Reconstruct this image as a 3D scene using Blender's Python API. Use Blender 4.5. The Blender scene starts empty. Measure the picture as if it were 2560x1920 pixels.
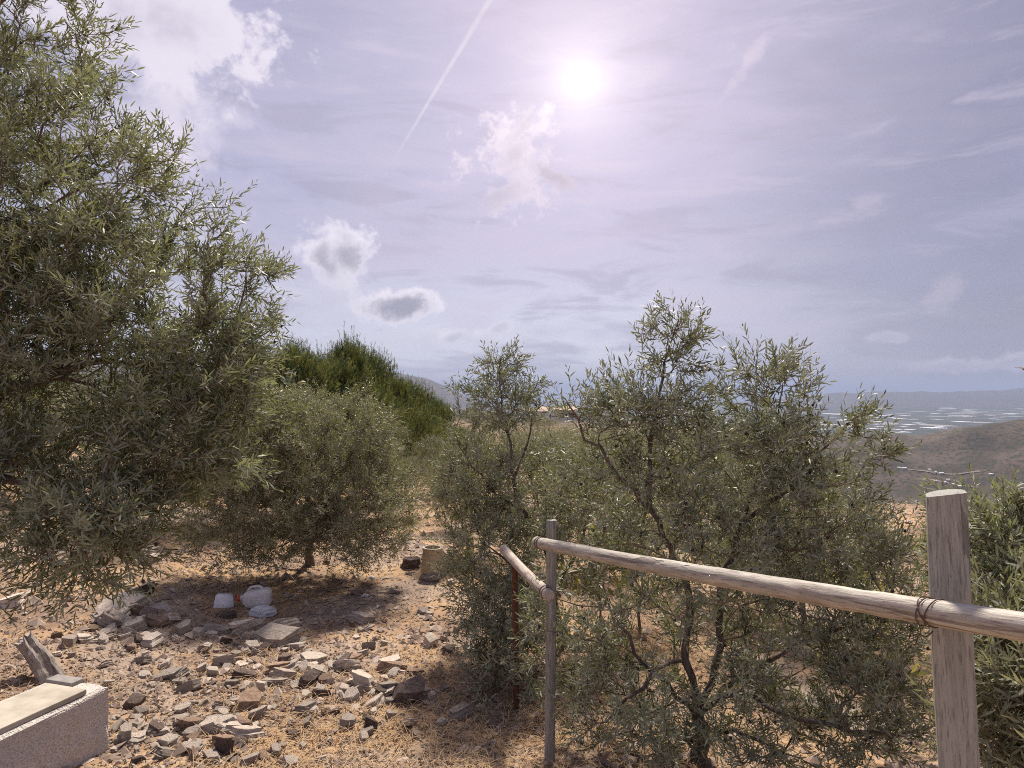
import bpy, bmesh, math, random
import numpy as np
from mathutils import Vector, Matrix

random.seed(7)
R = np.random.default_rng(11)
scene = bpy.context.scene
col = scene.collection

# ------------------------------------------------------------------ camera, world, sun, exposure
F = 705.0            # focal length in pixels at 1024 wide
HOR = 392.6          # horizon row at 1024x768
CAMZ = 2.0
cam_d = bpy.data.cameras.new('camera')
cam = bpy.data.objects.new('camera', cam_d)
col.objects.link(cam)
cam.location = (0, 0, CAMZ)
cam.rotation_euler = (math.radians(90), 0, 0)
cam_d.sensor_width = 36.0
cam_d.lens = 36.0 * F / 1024.0
cam_d.shift_y = (HOR - 384.0) / 1024.0
cam_d.clip_start = 0.05
cam_d.clip_end = 120000
scene.camera = cam
scene.render.resolution_x, scene.render.resolution_y = 1024, 768
scene.view_settings.view_transform = 'Standard'
scene.view_settings.look = 'None'
scene.view_settings.gamma = 1.0
EXPOSURE = 0.85
scene.view_settings.exposure = EXPOSURE
scene.cycles.max_bounces = 8
scene.cycles.diffuse_bounces = 5
scene.cycles.transmission_bounces = 6
scene.cycles.volume_bounces = 1
scene.cycles.caustics_reflective = False
scene.cycles.caustics_refractive = False
scene.cycles.use_denoising = False
scene.cycles.filter_width = 1.0

DS = 2212.0 / 1024.0                       # the photograph was measured on a 2212 px wide view


def ray(u, v):
    """direction (y = 1) through measured pixel u, v"""
    return np.array([(u / DS - 512.0) / F, 1.0, (HOR - v / DS) / F])


def P(u, v, d):
    """world point that appears at u, v when it stands d metres ahead"""
    return np.array([0, 0, CAMZ]) + ray(u, v) * d


SUN = ray(1255, 176)
SUN = SUN / np.linalg.norm(SUN)
SUN_EL = math.radians(53)                  # shadows in the photograph are short: lamp set well above the sun glow drawn in the sky
SUN_AZ = math.radians(7)
LIGHT = np.array([math.sin(SUN_AZ) * math.cos(SUN_EL), math.cos(SUN_AZ) * math.cos(SUN_EL), math.sin(SUN_EL)])


class NT:
    """a tiny expression builder for shader node trees"""

    def __init__(self, tree):
        self.t = tree
        self.n = tree.nodes
        self.l = tree.links

    def node(self, typ, **kw):
        nd = self.n.new(typ)
        for k, v in kw.items():
            setattr(nd, k, v)
        return nd

    def put(self, sock, v):
        if isinstance(v, bpy.types.NodeSocket):
            self.l.new(v, sock)
        elif v is not None:
            sock.default_value = v

    def m(self, op, a, b=None, c=None, clamp=False):
        nd = self.node('ShaderNodeMath', operation=op, use_clamp=clamp)
        for i, v in enumerate((a, b, c)):
            if v is not None:
                self.put(nd.inputs[i], v)
        return nd.outputs[0]

    def add(self, a, b): return self.m('ADD', a, b)
    def mul(self, a, b): return self.m('MULTIPLY', a, b)
    def sub(self, a, b): return self.m('SUBTRACT', a, b)

    def dot(self, v, w):
        nd = self.node('ShaderNodeVectorMath', operation='DOT_PRODUCT')
        self.put(nd.inputs[0], v)
        self.put(nd.inputs[1], w)
        return nd.outputs['Value']

    def vec(self, op, a, b):
        nd = self.node('ShaderNodeVectorMath', operation=op)
        self.put(nd.inputs[0], a)
        self.put(nd.inputs[1], b)
        return nd.outputs[0]

    def step(self, x, lo, hi, a=0.0, b=1.0):
        nd = self.node('ShaderNodeMapRange', interpolation_type='SMOOTHSTEP')
        self.put(nd.inputs[0], x)
        for i, v in zip((1, 2, 3, 4), (lo, hi, a, b)):
            self.put(nd.inputs[i], v)
        return nd.outputs[0]

    def mix(self, f, a, b, blend='MIX'):
        nd = self.node('ShaderNodeMix', data_type='RGBA', blend_type=blend)
        self.put(nd.inputs[0], f)
        self.put(nd.inputs[6], c4(a))
        self.put(nd.inputs[7], c4(b))
        return nd.outputs[2]

    def noise(self, vec, scale, detail=4, rough=0.55, dist=0.0, out=0):
        nd = self.node('ShaderNodeTexNoise')
        if vec is not None:
            self.put(nd.inputs['Vector'], vec)
        nd.inputs['Scale'].default_value = scale
        nd.inputs['Detail'].default_value = detail
        nd.inputs['Roughness'].default_value = rough
        nd.inputs['Distortion'].default_value = dist
        return nd.outputs[out]

    def bump(self, h, strength, dist):
        nd = self.node('ShaderNodeBump')
        nd.inputs['Strength'].default_value = strength
        nd.inputs['Distance'].default_value = dist
        self.put(nd.inputs['Height'], h)
        return nd.outputs[0]


def c4(c):
    if isinstance(c, (tuple, list)) and len(c) == 3:
        return (c[0], c[1], c[2], 1.0)
    return c


def build_world():
    w = bpy.data.worlds.new('World')
    scene.world = w
    w.use_nodes = True
    t = NT(w.node_tree)
    t.n.clear()
    d = t.node('ShaderNodeTexCoord').outputs['Generated']
    sky = t.node('ShaderNodeTexSky', sky_type='NISHITA')
    sky.sun_disc = False
    sky.sun_elevation = SUN_EL
    sky.sun_rotation = SUN_AZ
    sky.altitude = 250
    sky.dust_density = 2.0
    S = 0.1
    E = S * 2 ** EXPOSURE                       # background strength; cloud colours below are display values / S
    sep = t.node('ShaderNodeSeparateXYZ')
    t.put(sep.inputs[0], d)
    z = sep.outputs[2]
    # shared noises on a flattened direction
    mp = t.node('ShaderNodeMapping')
    t.put(mp.inputs[0], d)
    mp.inputs['Scale'].default_value = (1.0, 1.0, 3.6)
    mp.inputs['Rotation'].default_value = (0.0, 0.10, 0.0)
    nb = t.noise(mp.outputs[0], 2.3, 5, 0.55, 0.4)     # broad streaks
    nc = t.noise(d, 20.0, 7, 0.60, 0.3)                # cloud billows
    nf = t.noise(d, 62.0, 6, 0.62, 0.2)                # fine wisps
    ns = t.noise(t.vec('ADD', d, (3.1, 1.7, 0.4)), 24.0, 5, 0.55, 0.2)   # thick and thin parts of the clouds
    k = lambda c: tuple(x / E for x in c)
    veil = t.mix(t.step(z, -0.02, 0.26), k((0.745, 0.760, 0.880)), k((0.430, 0.425, 0.605)))
    veil = t.mix(t.step(z, 0.25, 0.75), veil, k((0.310, 0.310, 0.465)))
    side = t.step(t.dot(d, (1.0, 0.0, 0.0)), 0.12, 0.62)
    veil = t.mix(t.mul(side, 0.85), veil, k((0.200, 0.200, 0.315)))
    colr = t.mix(0.94, sky.outputs[0], veil)
    mp2 = t.node('ShaderNodeMapping')
    t.put(mp2.inputs[0], d)
    mp2.inputs['Scale'].default_value = (1.0, 1.0, 4.5)
    mp2.inputs['Rotation'].default_value = (0.0, -0.16, 0.0)
    nm = t.noise(mp2.outputs[0], 5.5, 6, 0.6, 0.5)     # mottled layer
    colr = t.mix(t.mul(t.step(nm, 0.50, 0.66), 0.42), colr, k((0.60, 0.55, 0.69)))
    colr = t.mix(t.mul(t.step(nm, 0.50, 0.36), 0.52), colr, k((0.325, 0.325, 0.46)))
    streak = t.step(nb, 0.44, 0.70)
    colr = t.mix(t.mul(streak, 0.5), colr, k((0.58, 0.53, 0.69)))
    dark = t.step(nb, 0.46, 0.30)
    colr = t.mix(t.mul(dark, 0.5), colr, k((0.34, 0.35, 0.53)))

    def frame(u, v):
        c = ray(u, v)
        c = c / np.linalg.norm(c)
        e1 = np.cross(c, [0, 0, 1.0])
        e1 /= np.linalg.norm(e1)
        e2 = np.cross(e1, c)
        return c, e1, e2

    pxr = 1.0 / (F * DS)

    def blob(base, u, v, su, sv, lit, shade, rot=0.0, amp=1.5, soft=0.45, fine=0.25, alpha=1.0, thick=(0.35, 1.1)):
        c, e1, e2 = frame(u, v)
        f = np.linalg.norm(ray(u, v))
        su, sv = su * pxr / f, sv * pxr / f
        cr, sr = math.cos(rot), math.sin(rot)
        a1 = (e1 * cr + e2 * sr) / su
        a2 = (-e1 * sr + e2 * cr) / sv
        x = t.dot(d, tuple(a1))
        y = t.dot(d, tuple(a2))
        q = t.m('SQRT', t.add(t.mul(x, x), t.mul(y, y)))
        nn = t.add(t.mul(t.sub(nc, 0.5), amp * 2), t.mul(t.sub(nf, 0.5), fine * 2))
        h = t.add(t.sub(1.0, q), nn)
        front = t.step(t.dot(d, tuple(c)), 0.5, 0.7)
        dens = t.mul(t.step(h, 0.0, soft), front)
        bl = t.add(t.sub(t.sub(1.0, q), t.mul(y, 0.55)), t.mul(t.sub(ns, 0.5), 2.6))
        sh = t.mul(t.step(bl, thick[0] - 0.25, thick[1] + 0.35), t.step(h, 0.1, 0.7))
        cc = t.mix(sh, k(lit), k(shade))
        return t.mix(t.mul(dens, alpha), base, cc)

    LIT = (0.88, 0.84, 0.94)
    # tall bright bank behind the near olive, small cumulus below it, flat grey cumulus, low crumbs
    colr = blob(colr, 340, 40, 285, 150, (0.84, 0.79, 0.90), (0.60, 0.57, 0.69), 0.05, 1.1, 0.4, 0.3, 0.9, (0.3, 1.3))
    colr = blob(colr, 360, 250, 170, 230, (0.82, 0.77, 0.89), (0.70, 0.66, 0.79), 0.25, 0.9, 0.9, 0.3, 0.85, (0.5, 1.6))
    colr = blob(colr, 420, 480, 130, 110, (0.70, 0.68, 0.80), (0.66, 0.63, 0.76), 0.1, 0.9, 1.0, 0.3, 0.6, (0.5, 1.6))
    colr = blob(colr, 725, 545, 92, 78, LIT, (0.37, 0.37, 0.47), 0.0, 1.2, 0.50, 0.3, 0.95, (0.15, 0.8))
    colr = blob(colr, 700, 640, 130, 60, (0.72, 0.71, 0.82), (0.60, 0.60, 0.72), 0.0, 1.2, 0.8, 0.3, 0.6)
    colr = blob(colr, 850, 662, 108, 48, LIT, (0.31, 0.32, 0.41), 0.08, 1.0, 0.45, 0.3, 0.97, (0.1, 0.6))
    colr = blob(colr, 900, 735, 160, 50, (0.74, 0.74, 0.84), (0.62, 0.62, 0.74), 0.0, 1.2, 0.8, 0.35, 0.55)
    colr = blob(colr, 985, 728, 62, 26, LIT, (0.50, 0.50, 0.61), 0.2, 1.2, 0.8, 0.5, 0.6, (0.30, 0.8))
    colr = blob(colr, 1080, 705, 36, 15, LIT, (0.52, 0.52, 0.63), 0.3, 1.2, 0.8, 0.5, 0.5, (0.30, 0.8))
    # torn altocumulus below the sun
    colr = blob(colr, 1110, 345, 120, 110, (0.82, 0.74, 0.85), (0.62, 0.57, 0.69), 0.5, 1.5, 0.9, 1.2, 0.80, (0.3, 1.0))
    colr = blob(colr, 1110, 330, 60, 24, (0.60, 0.55, 0.67), (0.50, 0.47, 0.58), 0.8, 1.3, 0.8, 0.9, 0.7, (0.0, 0.5))
    colr = blob(colr, 1205, 385, 75, 22, (0.50, 0.47, 0.58), (0.40, 0.38, 0.49), -0.5, 1.2, 0.6, 1.0, 0.9, (0.0, 0.5))
    colr = blob(colr, 1070, 425, 75, 28, (0.58, 0.54, 0.66), (0.46, 0.44, 0.55), 0.4, 1.4, 0.6, 1.0, 0.6, (0.0, 0.5))
    colr = blob(colr, 1130, 270, 45, 12, (0.60, 0.56, 0.68), (0.47, 0.45, 0.56), 0.9, 2.2, 0.6, 1.0, 0.6, (0.0, 0.5))
    # wisps and low heaps to the east of the sun
    colr = blob(colr, 1620, 130, 115, 22, (0.66, 0.60, 0.72), (0.60, 0.55, 0.68), 0.85, 1.0, 1.0, 0.6, 0.75)
    colr = blob(colr, 2040, 640, 62, 42, (0.50, 0.47, 0.58), (0.46, 0.44, 0.55), 0.4, 1.3, 1.0, 0.6, 0.7)
    colr = blob(colr, 2060, 790, 130, 24, (0.66, 0.61, 0.72), (0.46, 0.45, 0.56), 0.0, 1.1, 0.6, 0.5, 0.75, (0.35, 0.9))
    colr = blob(colr, 2190, 780, 80, 24, (0.66, 0.61, 0.72), (0.47, 0.45, 0.56), 0.1, 1.2, 0.6, 0.5, 0.75, (0.35, 0.9))
    colr = blob(colr, 1920, 728, 60, 18, (0.60, 0.57, 0.69), (0.50, 0.49, 0.61), 0.0, 1.3, 0.5, 0.4, 0.6)
    # veiled sun: a bright core and wide forward-scattered glow
    g = t.dot(d, tuple(SUN))
    ang = t.m('ARCCOSINE', t.m('MINIMUM', g, 0.999999))
    def lobe(w, p=1.0):
        return t.m('EXPONENT', t.mul(t.m('POWER', t.m('DIVIDE', ang, w), p), -1.0))
    wide = lobe(0.34, 1.15)
    mid = lobe(0.095, 1.15)
    core = lobe(0.030, 1.3)
    thin = t.sub(1.12, t.mul(nb, 0.28))
    def addc(base, f, c):
        sc_ = t.node('ShaderNodeVectorMath', operation='SCALE')
        sc_.inputs[0].default_value = k(c)
        t.put(sc_.inputs[3], f)
        return t.vec('ADD', base, sc_.outputs[0])
    colr = addc(colr, t.mul(wide, thin), (0.275, 0.205, 0.195))
    colr = addc(colr, t.mul(mid, thin), (0.34, 0.27, 0.24))
    colr = addc(colr, core, (0.34, 0.34, 0.34))
    # contrail: a thin great-circle streak that fades at its lower end
    a = ray(1058, 0); b = ray(818, 400)
    a /= np.linalg.norm(a); b /= np.linalg.norm(b)
    n_ = np.cross(a, b); n_ /= np.linalg.norm(n_)
    along = (a - b * a.dot(b)); along /= np.linalg.norm(along)
    off = t.add(t.dot(d, tuple(n_)), t.mul(t.sub(nf, 0.5), 0.0016))
    s = t.m('ARCTAN2', t.dot(d, tuple(along)), t.dot(d, tuple(b)))
    wdt = t.step(s, 0.0, 0.30, 0.0022, 0.0050)
    prof = t.step(t.m('DIVIDE', t.m('ABSOLUTE', off), wdt), 1.0, 0.2)
    fade = t.mul(t.step(s, 0.0, 0.16), t.step(s, 1.2, 0.6))
    fade = t.mul(fade, t.step(nf, 0.28, 0.62, 0.55, 1.0))
    colr = t.mix(t.mul(t.mul(prof, fade), 0.62), colr, k((0.90, 0.83, 0.92)))
    bg = t.node('ShaderNodeBackground')
    t.put(bg.inputs[0], colr)
    bg.inputs[1].default_value = S
    out = t.node('ShaderNodeOutputWorld')
    t.l.new(bg.outputs[0], out.inputs[0])


build_world()

sun_d = bpy.data.lights.new('sun', 'SUN')
sun_d.energy = 4.0
sun_d.angle = math.radians(4)
sun_d.color = (1.0, 0.90, 0.77)
sun_o = bpy.data.objects.new('sun', sun_d)
col.objects.link(sun_o)
sun_o.rotation_euler = Vector(LIGHT).to_track_quat('Z', 'Y').to_euler()


# ------------------------------------------------------------------ helpers
def tag(o, label=None, cat=None, group=None, kind=None):
    if label: o['label'] = label
    if cat: o['category'] = cat
    if group: o['group'] = group
    if kind: o['kind'] = kind
    return o


def link(name, me, mat=None, parent=None):
    o = bpy.data.objects.new(name, me)
    col.objects.link(o)
    if mat is not None and not me.materials:
        me.materials.append(mat)
    if parent is not None:
        o.parent = parent
    return o


def empty(name, loc=(0, 0, 0), rz=0.0):
    o = bpy.data.objects.new(name, None)
    col.objects.link(o)
    o.location = loc
    o.rotation_euler = (0, 0, rz)
    return o


def np_mesh(name, V, polys, smooth=False):
    """V (n,3); polys = list of integer arrays (m,k) of one face size each"""
    me = bpy.data.meshes.new(name)
    V = np.asarray(V, dtype=np.float32)
    polys = [np.asarray(p, dtype=np.int32) for p in polys if len(p)]
    me.vertices.add(len(V))
    me.vertices.foreach_set('co', V.ravel())
    loops = np.concatenate([p.ravel() for p in polys])
    sizes = np.concatenate([np.full(len(p), p.shape[1], dtype=np.int32) for p in polys])
    starts = np.concatenate([[0], np.cumsum(sizes)[:-1]]).astype(np.int32)
    me.loops.add(len(loops))
    me.loops.foreach_set('vertex_index', loops)
    me.polygons.add(len(sizes))
    me.polygons.foreach_set('loop_start', starts)
    me.polygons.foreach_set('use_smooth', np.full(len(sizes), smooth, dtype=bool))
    me.update(calc_edges=True)
    me.validate()
    return me


def bm_mesh(name, bm, smooth=False):
    me = bpy.data.meshes.new(name)
    bmesh.ops.recalc_face_normals(bm, faces=bm.faces)
    if smooth:
        for f in bm.faces:
            f.smooth = True
    bm.to_mesh(me)
    bm.free()
    return me


def norm(a):
    a = np.asarray(a, dtype=float)
    return a / np.maximum(np.linalg.norm(a, axis=-1, keepdims=True), 1e-9)


def sstep(a, b, x):
    t = np.clip((np.asarray(x, dtype=float) - a) / (b - a), 0, 1)
    return t * t * (3 - 2 * t)


# value noise on numpy arrays
_perm = np.random.default_rng(5).random((256, 256))


def vnoise(x, y):
    x = np.asarray(x, dtype=float); y = np.asarray(y, dtype=float)
    xi = np.floor(x).astype(int); yi = np.floor(y).astype(int)
    fx = x - xi; fy = y - yi
    fx = fx * fx * (3 - 2 * fx); fy = fy * fy * (3 - 2 * fy)
    g = lambda i, j: _perm[i & 255, j & 255]
    return (g(xi, yi) * (1 - fx) * (1 - fy) + g(xi + 1, yi) * fx * (1 - fy)
            + g(xi, yi + 1) * (1 - fx) * fy + g(xi + 1, yi + 1) * fx * fy) * 2 - 1


def fbm(x, y, oct=4, gain=0.5):
    s = 0; a = 1.0; x = np.asarray(x, dtype=float); y = np.asarray(y, dtype=float)
    for i in range(oct):
        s = s + a * vnoise(x * 2 ** i + 17.3 * i, y * 2 ** i + 9.1 * i)
        a *= gain
    return s


# ------------------------------------------------------------------ materials
def mat_new(name):
    m = bpy.data.materials.new(name)
    m.use_nodes = True
    t = NT(m.node_tree)
    t.n.clear()
    return m, t


def finish(t, shader):
    out = t.node('ShaderNodeOutputMaterial')
    t.l.new(shader, out.inputs[0])


def principled(t, color, rough=0.8, normal=None, spec=0.3):
    p = t.node('ShaderNodeBsdfPrincipled')
    t.put(p.inputs['Base Color'], c4(color))
    t.put(p.inputs['Roughness'], rough)
    p.inputs['Specular IOR Level'].default_value = spec
    if normal is not None:
        t.put(p.inputs['Normal'], normal)
    return p


def leaf_material(name, top, top2, under, trans, tw=0.3, rough=0.42, odd=(0.30, 0.22, 0.10), oddp=0.08, spec=0.5):
    m, t = mat_new(name)
    g = t.node('ShaderNodeNewGeometry')
    rnd = g.outputs['Random Per Island']
    a = t.mix(rnd, top, top2)
    a = t.mix(t.step(rnd, 1.0 - oddp, 1.0 - oddp + 0.01), a, odd)
    c = t.mix(g.outputs['Backfacing'], a, under)
    p = principled(t, c, rough, spec=spec)
    tr = t.node('ShaderNodeBsdfTranslucent')
    t.put(tr.inputs[0], t.mix(rnd, trans, tuple(x * 0.7 for x in trans)))
    mx = t.node('ShaderNodeMixShader')
    mx.inputs[0].default_value = tw
    t.l.new(p.outputs[0], mx.inputs[1])
    t.l.new(tr.outputs[0], mx.inputs[2])
    finish(t, mx.outputs[0])
    return m


def simple_mat(name, c1, c2, scale=12.0, rough=0.85, bump=0.3, bdist=0.01, spec=0.2, stretch=None, rnd=0.0, detail=6):
    m, t = mat_new(name)
    tc = t.node('ShaderNodeTexCoord').outputs['Object']
    if stretch:
        mp = t.node('ShaderNodeMapping')
        t.put(mp.inputs[0], tc)
        mp.inputs['Scale'].default_value = stretch
        tc = mp.outputs[0]
    n = t.noise(tc, scale, detail, 0.62)
    c = t.mix(t.step(n, 0.3, 0.7), c1, c2)
    if rnd:
        oi = t.node('ShaderNodeObjectInfo').outputs['Random']
        c = t.mix(1.0, c, t.mix(oi, (1 - rnd,) * 3, (1 + rnd,) * 3), 'MULTIPLY')
    nr = t.bump(n, bump, bdist)
    finish(t, principled(t, c, rough, nr, spec).outputs[0])
    return m


M = {}
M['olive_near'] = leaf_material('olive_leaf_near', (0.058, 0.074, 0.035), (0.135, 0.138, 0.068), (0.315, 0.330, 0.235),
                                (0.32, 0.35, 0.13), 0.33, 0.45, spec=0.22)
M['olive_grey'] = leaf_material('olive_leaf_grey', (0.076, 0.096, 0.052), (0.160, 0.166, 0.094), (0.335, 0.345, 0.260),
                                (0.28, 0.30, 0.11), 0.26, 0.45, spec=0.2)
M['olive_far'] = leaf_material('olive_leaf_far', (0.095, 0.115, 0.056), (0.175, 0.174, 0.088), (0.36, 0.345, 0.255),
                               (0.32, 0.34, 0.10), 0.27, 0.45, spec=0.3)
M['shrub'] = leaf_material('pale_shrub_leaf', (0.13, 0.145, 0.07), (0.21, 0.21, 0.11), (0.32, 0.32, 0.22),
                           (0.32, 0.32, 0.13), 0.30, 0.5)
def pine_material():
    m, t = mat_new('pine_needle')
    tc = t.node('ShaderNodeTexCoord').outputs['Object']
    g = t.node('ShaderNodeNewGeometry').outputs['Random Per Island']
    n = t.noise(tc, 2.6, 3, 0.6)
    c = t.mix(t.step(n, 0.40, 0.62), (0.058, 0.100, 0.036), (0.275, 0.275, 0.062))
    c = t.mix(t.mul(g, 0.5), c, (0.10, 0.125, 0.045))
    p = principled(t, c, 0.55, None, 0.3)
    tr = t.node('ShaderNodeBsdfTranslucent'); t.put(tr.inputs[0], c)
    mx = t.node('ShaderNodeMixShader'); mx.inputs[0].default_value = 0.3
    t.l.new(p.outputs[0], mx.inputs[1]); t.l.new(tr.outputs[0], mx.inputs[2])
    finish(t, mx.outputs[0])
    return m


M['pine'] = pine_material()
M['fig'] = leaf_material('yellow_leaf', (0.14, 0.17, 0.05), (0.30, 0.28, 0.06), (0.28, 0.29, 0.10), (0.36, 0.34, 0.07), 0.35, 0.5)
M['straw'] = leaf_material('dry_straw', (0.44, 0.29, 0.165), (0.64, 0.48, 0.30), (0.52, 0.37, 0.22), (0.5, 0.32, 0.15), 0.2, 0.7,
                           oddp=0.12, odd=(0.30, 0.20, 0.13), spec=0.2)
M['bark'] = simple_mat('olive_bark', (0.085, 0.062, 0.052), (0.22, 0.175, 0.15), 14, 0.9, 0.8, 0.012, stretch=(3, 3, 0.8))
M['twig'] = simple_mat('olive_twig', (0.13, 0.085, 0.068), (0.25, 0.19, 0.155), 30, 0.8, 0.2, 0.004)
M['pine_bark'] = simple_mat('pine_bark', (0.06, 0.045, 0.04), (0.15, 0.11, 0.09), 8, 0.95, 0.6, 0.02)
M['fruit'] = simple_mat('ripe_olive', (0.012, 0.010, 0.016), (0.03, 0.02, 0.03), 30, 0.35, 0.0, 0.001, spec=0.5)


def stone_material(name, a, b, c, rnd=0.25):
    m, t = mat_new(name)
    tc = t.node('ShaderNodeTexCoord').outputs['Object']
    oi = t.node('ShaderNodeObjectInfo').outputs['Random']
    off = t.node('ShaderNodeCombineXYZ')
    t.put(off.inputs[0], t.mul(oi, 31.0)); t.put(off.inputs[1], t.mul(oi, 17.0))
    v = t.vec('ADD', tc, off.outputs[0])
    mp = t.node('ShaderNodeMapping')
    t.put(mp.inputs[0], v)
    mp.inputs['Scale'].default_value = (1, 1, 7)
    n1 = t.noise(v, 6, 6, 0.65)
    n2 = t.noise(mp.outputs[0], 9, 5, 0.6)
    n3 = t.noise(v, 55, 4, 0.7)
    cc = t.mix(t.step(n1, 0.35, 0.65), a, b)
    cc = t.mix(t.mul(t.step(n2, 0.5, 0.66), 0.6), cc, c)
    cc = t.mix(t.mul(t.step(n3, 0.56, 0.70), 0.5), cc, tuple(x * 0.45 for x in a))
    cc = t.mix(1.0, cc, t.mix(oi, (1 - rnd, 1 - rnd, 1 - rnd), (1 + rnd, 1 + rnd * 0.9, 1 + rnd * 0.85)), 'MULTIPLY')
    dust = t.noise(v, 3.2, 6, 0.7, 0.6)
    cc = t.mix(t.mul(t.step(dust, 0.52, 0.70), 0.4), cc, (0.46, 0.37, 0.29))
    cc = t.mix(t.mul(t.step(t.noise(v, 22, 5, 0.7, 1.0), 0.60, 0.68), 0.6), cc, (0.12, 0.10, 0.085))
    h = t.add(t.mul(n2, 0.7), t.mul(n3, 0.35))
    finish(t, principled(t, cc, 0.85, t.bump(h, 0.95, 0.02), 0.2).outputs[0])
    return m


M['stone_pale'] = stone_material('pale_schist', (0.59, 0.50, 0.42), (0.73, 0.645, 0.56), (0.44, 0.37, 0.315))
M['stone_grey'] = stone_material('grey_schist', (0.38, 0.325, 0.28), (0.52, 0.45, 0.39), (0.29, 0.245, 0.21))
M['stone_brown'] = stone_material('brown_schist', (0.26, 0.175, 0.125), (0.40, 0.29, 0.21), (0.16, 0.11, 0.09))
M['stone_dark'] = stone_material('dark_schist', (0.10, 0.075, 0.066), (0.19, 0.14, 0.12), (0.28, 0.22, 0.19))
STONES = ['stone_pale', 'stone_grey', 'stone_brown', 'stone_dark']


# ------------------------------------------------------------------ the land
def crest(x, pts):
    return np.interp(x, [p[0] for p in pts], [p[1] for p in pts])


def Z(x, y):
    x = np.asarray(x, dtype=float); y = np.asarray(y, dtype=float)
    r = np.hypot(x, y)
    th = np.degrees(np.arctan2(x, y))
    yc = np.maximum(y, -5)
    n = 0.42 * (1 - sstep(0.3, 4.2, yc))
    n = n - 0.36 * sstep(0.2, 3.0, x) * sstep(0.5, 3.5, yc)
    n = n - 0.016 * np.clip(yc - 8, 0, 52) - 0.033 * np.maximum(yc - 60, 0)
    n = n + 0.16 * np.maximum(-x - 3.2, 0) * (1 - 0.6 * sstep(10, 60, r))
    n = n + 0.045 * fbm(x * 0.6, y * 0.6, 3) * sstep(0.5, 3, r) + 0.5 * fbm(x * 0.03, y * 0.03, 3) * sstep(15, 80, r)
    n = n + 0.012 * fbm(x * 4.0, y * 4.0, 3) * (1 - sstep(20, 50, r))
    n = n - 2.6 * np.exp(-((yc - 52) / 26) ** 2) * sstep(-14, -4, x)
    n = n + 0.42 * np.exp(-((x - 8.6) / 3.2) ** 2 - ((y - 14.5) / 3.0) ** 2)
    lr = np.interp(th, [-180, -60, -25, 6, 12, 24, 60, 180], np.log([500, 500, 330, 230, 120, 16.5, 16.5, 400]))
    s = np.maximum(r - np.exp(lr), 0)
    drop = 0.46 * (np.sqrt(s * s + 30.0) - math.sqrt(30.0))
    n = n - drop
    n = n + 10 * fbm(x * 0.004, y * 0.004, 4) * sstep(0, 250, s)
    plain = -250 + 2.0 * fbm(x * 0.0012, y * 0.0012, 3)
    kk = 18.0
    dd = np.clip(n - plain, -400, 400)
    z = plain + kk * np.logaddexp(0, dd / kk)
    z = np.where(n > -60, n, z) if False else z
    # mid-distance spurs to the east
    def ridge(cx, cy, ang, ln, wd, hgt):
        ca, sa = math.cos(ang), math.sin(ang)
        a = (x - cx) * ca + (y - cy) * sa
        b = -(x - cx) * sa + (y - cy) * ca
        b = b + 0.22 * wd * fbm(a / wd * 1.3, b / wd * 0.4, 3)
        return hgt * np.exp(-(a / ln) ** 2) * np.exp(-np.abs(b / wd) ** 1.6)
    far = sstep(250, 600, r)
    h = ridge(1180, 1750, -0.30, 900, 330, 168) + ridge(1650, 1500, 1.2, 500, 220, 60)
    h = h + ridge(900, 1050, 0.5, 500, 200, 70)
    h = h * (1 + 0.16 * fbm(x * 0.006, y * 0.006, 5, 0.55)) * far
    h = h + ridge(150, 2600, 0.1, 900, 380, 46) * far
    # coastal mountain to the west of the valley mouth, long range to the east
    cz = crest(x, [(-12000, 600), (-3600, 660), (-2080, 562), (-1512, 516), (-1108, 430), (-692, 250), (-346, 90), (-60, 10), (300, 0)])
    cz = cz * (1 + 0.05 * fbm(x * 0.004, y * 0.004, 4)) + 10 * fbm(x * 0.006 + 3, y * 0.006, 4) * (cz > 30)
    h = h + np.maximum(cz, 0) * np.exp(-np.abs((y - 9000) / 1900.0) ** 2)
    ce = crest(x, [(4700, 0), (6000, 160), (6700, 235), (7200, 255), (7900, 245), (8400, 275), (8900, 262), (9500, 285), (9900, 276), (10400, 320), (13000, 400), (20000, 500)])
    ce = ce * (1 + 0.13 * fbm(x * 0.0026, y * 0.0020, 5))
    h = h + np.maximum(ce, 0) * np.exp(-np.abs((y - 14200) / 2300.0) ** 2)
    return z + h


def hit(u, v, far=60000.0, lift=0.0):
    """first point of the land on the line of sight through pixel u, v"""
    d = ray(u, v)
    ts = np.geomspace(1.0, far, 1500)
    pz = CAMZ + d[2] * ts - Z(d[0] * ts, ts) - lift
    i = np.argmax(pz < 0)
    if pz[i] >= 0:
        return None
    a, b = ts[i - 1], ts[i]
    for _ in range(30):
        c = 0.5 * (a + b)
        if CAMZ + d[2] * c - Z(d[0] * c, c) - lift < 0: b = c
        else: a = c
    return np.array([d[0] * b, b, CAMZ + d[2] * b])


def zz(x, y):
    return float(Z(x, y))


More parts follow.
